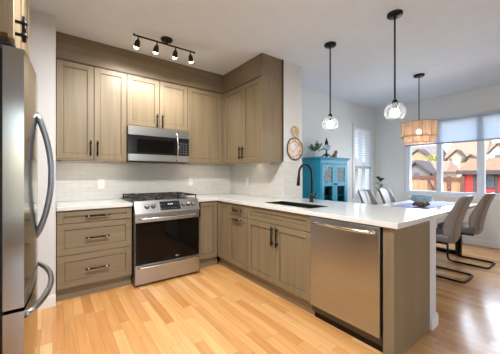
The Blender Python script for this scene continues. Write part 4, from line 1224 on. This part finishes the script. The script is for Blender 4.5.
# distant houses
def house(x0, x1, y0, y1, zw, zr, wall, roof, label, axis='y', gables=(), wins=()):
    """walls up to zw, ridge at zr along the y axis, plus front gables on the side facing the dining window"""
    h = thing('house', label, 'house', ((x0 + x1) / 2, (y0 + y1) / 2, GZ), 'houses beyond the fence')
    d = MB(); d.box((x0, y0, GZ), (x1, y1, zw), wall); build(d, 'walls', h)
    ov = .6; xm_ = (x0 + x1) / 2; hi, lo = max(y0, y1), min(y0, y1)
    d = MB(); t = bmesh.new()
    if axis == 'y': A = [(x0 - ov, hi + ov, zw), (x0 - ov, lo - ov, zw), (x1 + ov, lo - ov, zw), (x1 + ov, hi + ov, zw)]; Bq = [(xm_, hi + .1, zr), (xm_, lo - .1, zr)]
    else: ymid = (hi + lo) / 2; A = [(x1 + ov, hi + ov, zw), (x0 - ov, hi + ov, zw), (x0 - ov, lo - ov, zw), (x1 + ov, lo - ov, zw)]; Bq = [(x1 + .3, ymid, zr), (x0 - .3, ymid, zr)]
    a = [t.verts.new(p) for p in A]; b_ = [t.verts.new(p) for p in Bq]
    t.faces.new(a)
    if axis == 'y':
        t.faces.new([a[0], a[1], b_[1], b_[0]]); t.faces.new([a[2], a[3], b_[0], b_[1]]); t.faces.new([a[1], a[2], b_[1]]); t.faces.new([a[3], a[0], b_[0]])
    else:
        t.faces.new([a[0], a[1], b_[1], b_[0]]); t.faces.new([a[2], a[3], b_[0], b_[1]]); t.faces.new([a[1], a[2], b_[1]]); t.faces.new([a[3], a[0], b_[0]])
    d._add(t, roof); build(d, 'roof', h)
    d = MB(); d.box((x0 - ov - .05, hi + ov, zw - .35), (x0 - ov + .05, lo - ov, zw + .05), E_['trimd']); build(d, 'fascia', h)
    for gy, gw, gz0, gz1, gm in gables:
        d = MB(); xg = x0 - 1.5; t = bmesh.new()
        F = [t.verts.new((xg, gy + gw, GZ)), t.verts.new((xg, gy - gw, GZ)), t.verts.new((xg, gy - gw, gz0)), t.verts.new((xg, gy, gz1)), t.verts.new((xg, gy + gw, gz0))]
        K = [t.verts.new((xm_, v_.co.y, v_.co.z)) for v_ in F]
        t.faces.new(F); t.faces.new(K[::-1])
        for k in range(5): t.faces.new([F[k], F[(k + 1) % 5], K[(k + 1) % 5], K[k]])
        d._add(t, gm); g = build(d, 'gable', h)
        d = MB()
        for s in (-1, 1):
            t = bmesh.new(); sl = (gz1 - gz0) / gw; e = .7
            q = [(xg - .6, gy, gz1 + .15), (xg - .6, gy + s * (gw + e), gz0 - sl * e + .15), (xm_, gy + s * (gw + e), gz0 - sl * e + .15), (xm_, gy, gz1 + .15)]
            lo_ = [t.verts.new(p) for p in q]; hi_ = [t.verts.new((p[0], p[1], p[2] + .35)) for p in q]
            t.faces.new(lo_); t.faces.new(hi_[::-1])
            for k in range(4): t.faces.new([lo_[k], lo_[(k + 1) % 4], hi_[(k + 1) % 4], hi_[k]])
            d._add(t, E_['trimd'] if gm is not E_['white'] else E_['trimd'])
        build(d, 'gable_trim', g)
    for wy, wz, ww, wh, xo, wm in wins:
        d = MB(); d.box((x0 - xo - .12, wy - ww, wz - wh), (x0 - xo, wy + ww, wz + wh), wm); build(d, 'window', h)
    return h
W_ = E_['win']; Wh = E_['white']
house(85, 97, 36, 24.6, 5.9, 10.2, E_['tan'], E_['roof_g'], 'distant grey-roofed tan house beyond the left fence', 'y', [(27.9, 3.9, 5.4, 8.3, E_['tan'])],
      [(31.0, 4.6, .6, .7, 1.5, E_['roof_r']), (29.2, 4.6, .5, .7, 1.5, W_), (26.2, 4.6, .5, .7, 1.5, Wh), (24.4, 4.7, .4, .6, 1.5, W_)])
house(88, 100, 22.2, 14.2, 5.9, 11.6, E_['cream'], E_['roof_b'], 'distant cream house with large tan roof and steep white-windowed gable', 'y', [(19.6, 2.1, 5.5, 7.7, E_['cream']), (16.6, 1.2, 5.0, 6.2, E_['tan'])],
      [(19.6, 5.0, .7, 1.0, 1.55, Wh), (19.6, 2.4, .7, 1.0, 1.55, Wh), (21.0, 5.2, .3, .5, 1.6, W_), (18.2, 5.2, .3, .5, 1.6, W_), (21.0, 2.4, .3, .5, 1.6, W_), (18.2, 2.4, .3, .5, 1.6, W_), (22.1, 3.5, .4, .5, .05, W_)])
house(80, 92, 12.0, 4.0, 5.2, 9.2, E_['cream'], E_['roof_b'], 'distant pale house with twin white gables at the right pane', 'y', [(9.9, 2.5, 4.9, 8.0, E_['white']), (7.0, 2.2, 3.2, 6.0, E_['cream'])],
      [(9.9, 5.0, .5, .7, 1.6, W_), (7.0, 3.6, .5, .7, 1.6, W_)])
# near grey-roofed outbuilding behind the fence
house(40, 46, 15.0, 8.9, 1.6, 3.2, E_['cream'], E_['roof_b'], 'low tan-roofed outbuilding with dark gable just behind the fence', 'y', [(11.4, 1.55, 1.55, 2.75, E_['roof_g'])], [(11.4, 1.2, .3, .3, 1.6, W_)])
# yellow-green tree between the houses
rnd = random.Random(11); tr = thing('garden_tree', 'small yellow-green tree between the outbuilding and grey-roofed house', 'tree', (60, 16.6, GZ))
d = MB(); d.cyl((60, 16.6, GZ), (60, 16.6, 3), .16, E_['fence_d'], 8, r2=.08); build(d, 'trunk', tr)
yl = mat('yellow_leaves', (176, 180, 84), .7, var=.3, nscale=(3, 3, 3)); d = MB()
for k in range(420):
    a = rnd.uniform(0, 6.28); q = rnd.uniform(0, 1) ** .5; hz = rnd.uniform(-1, 1); rr = 1.5 * q * math.sqrt(max(0, 1 - hz * hz))
    leaf_blade(d, (60 + rr * math.cos(a), 16.6 + rr * math.sin(a), 3.6 + 1.7 * hz), (math.cos(a), math.sin(a), rnd.uniform(-.3, .8)), .42, .13, yl)
build(d, 'crown', tr)
# neighbour's siding seen through the narrow side window
nb = thing('neighbour_house', 'pale sided house wall beyond the narrow side window', 'house', (6, 7, GZ))
d = MB(); d.box((6.0, 6.0, GZ), (16, 14, 1.55), E_['white']); build(d, 'walls', nb)
d = MB(); t = bmesh.new(); A = [t.verts.new(p) for p in ((5.6, 5.6, 1.55), (16.4, 5.6, 1.55), (16.4, 14.4, 1.55), (5.6, 14.4, 1.55))]; Bq = [t.verts.new(p) for p in ((5.6, 10, 4), (16.4, 10, 4))]
t.faces.new(A); t.faces.new([A[0], A[1], Bq[1], Bq[0]]); t.faces.new([A[2], A[3], Bq[0], Bq[1]]); t.faces.new([A[1], A[2], Bq[1]]); t.faces.new([A[3], A[0], Bq[0]])
d._add(t, E_['roof_g']); build(d, 'roof', nb)
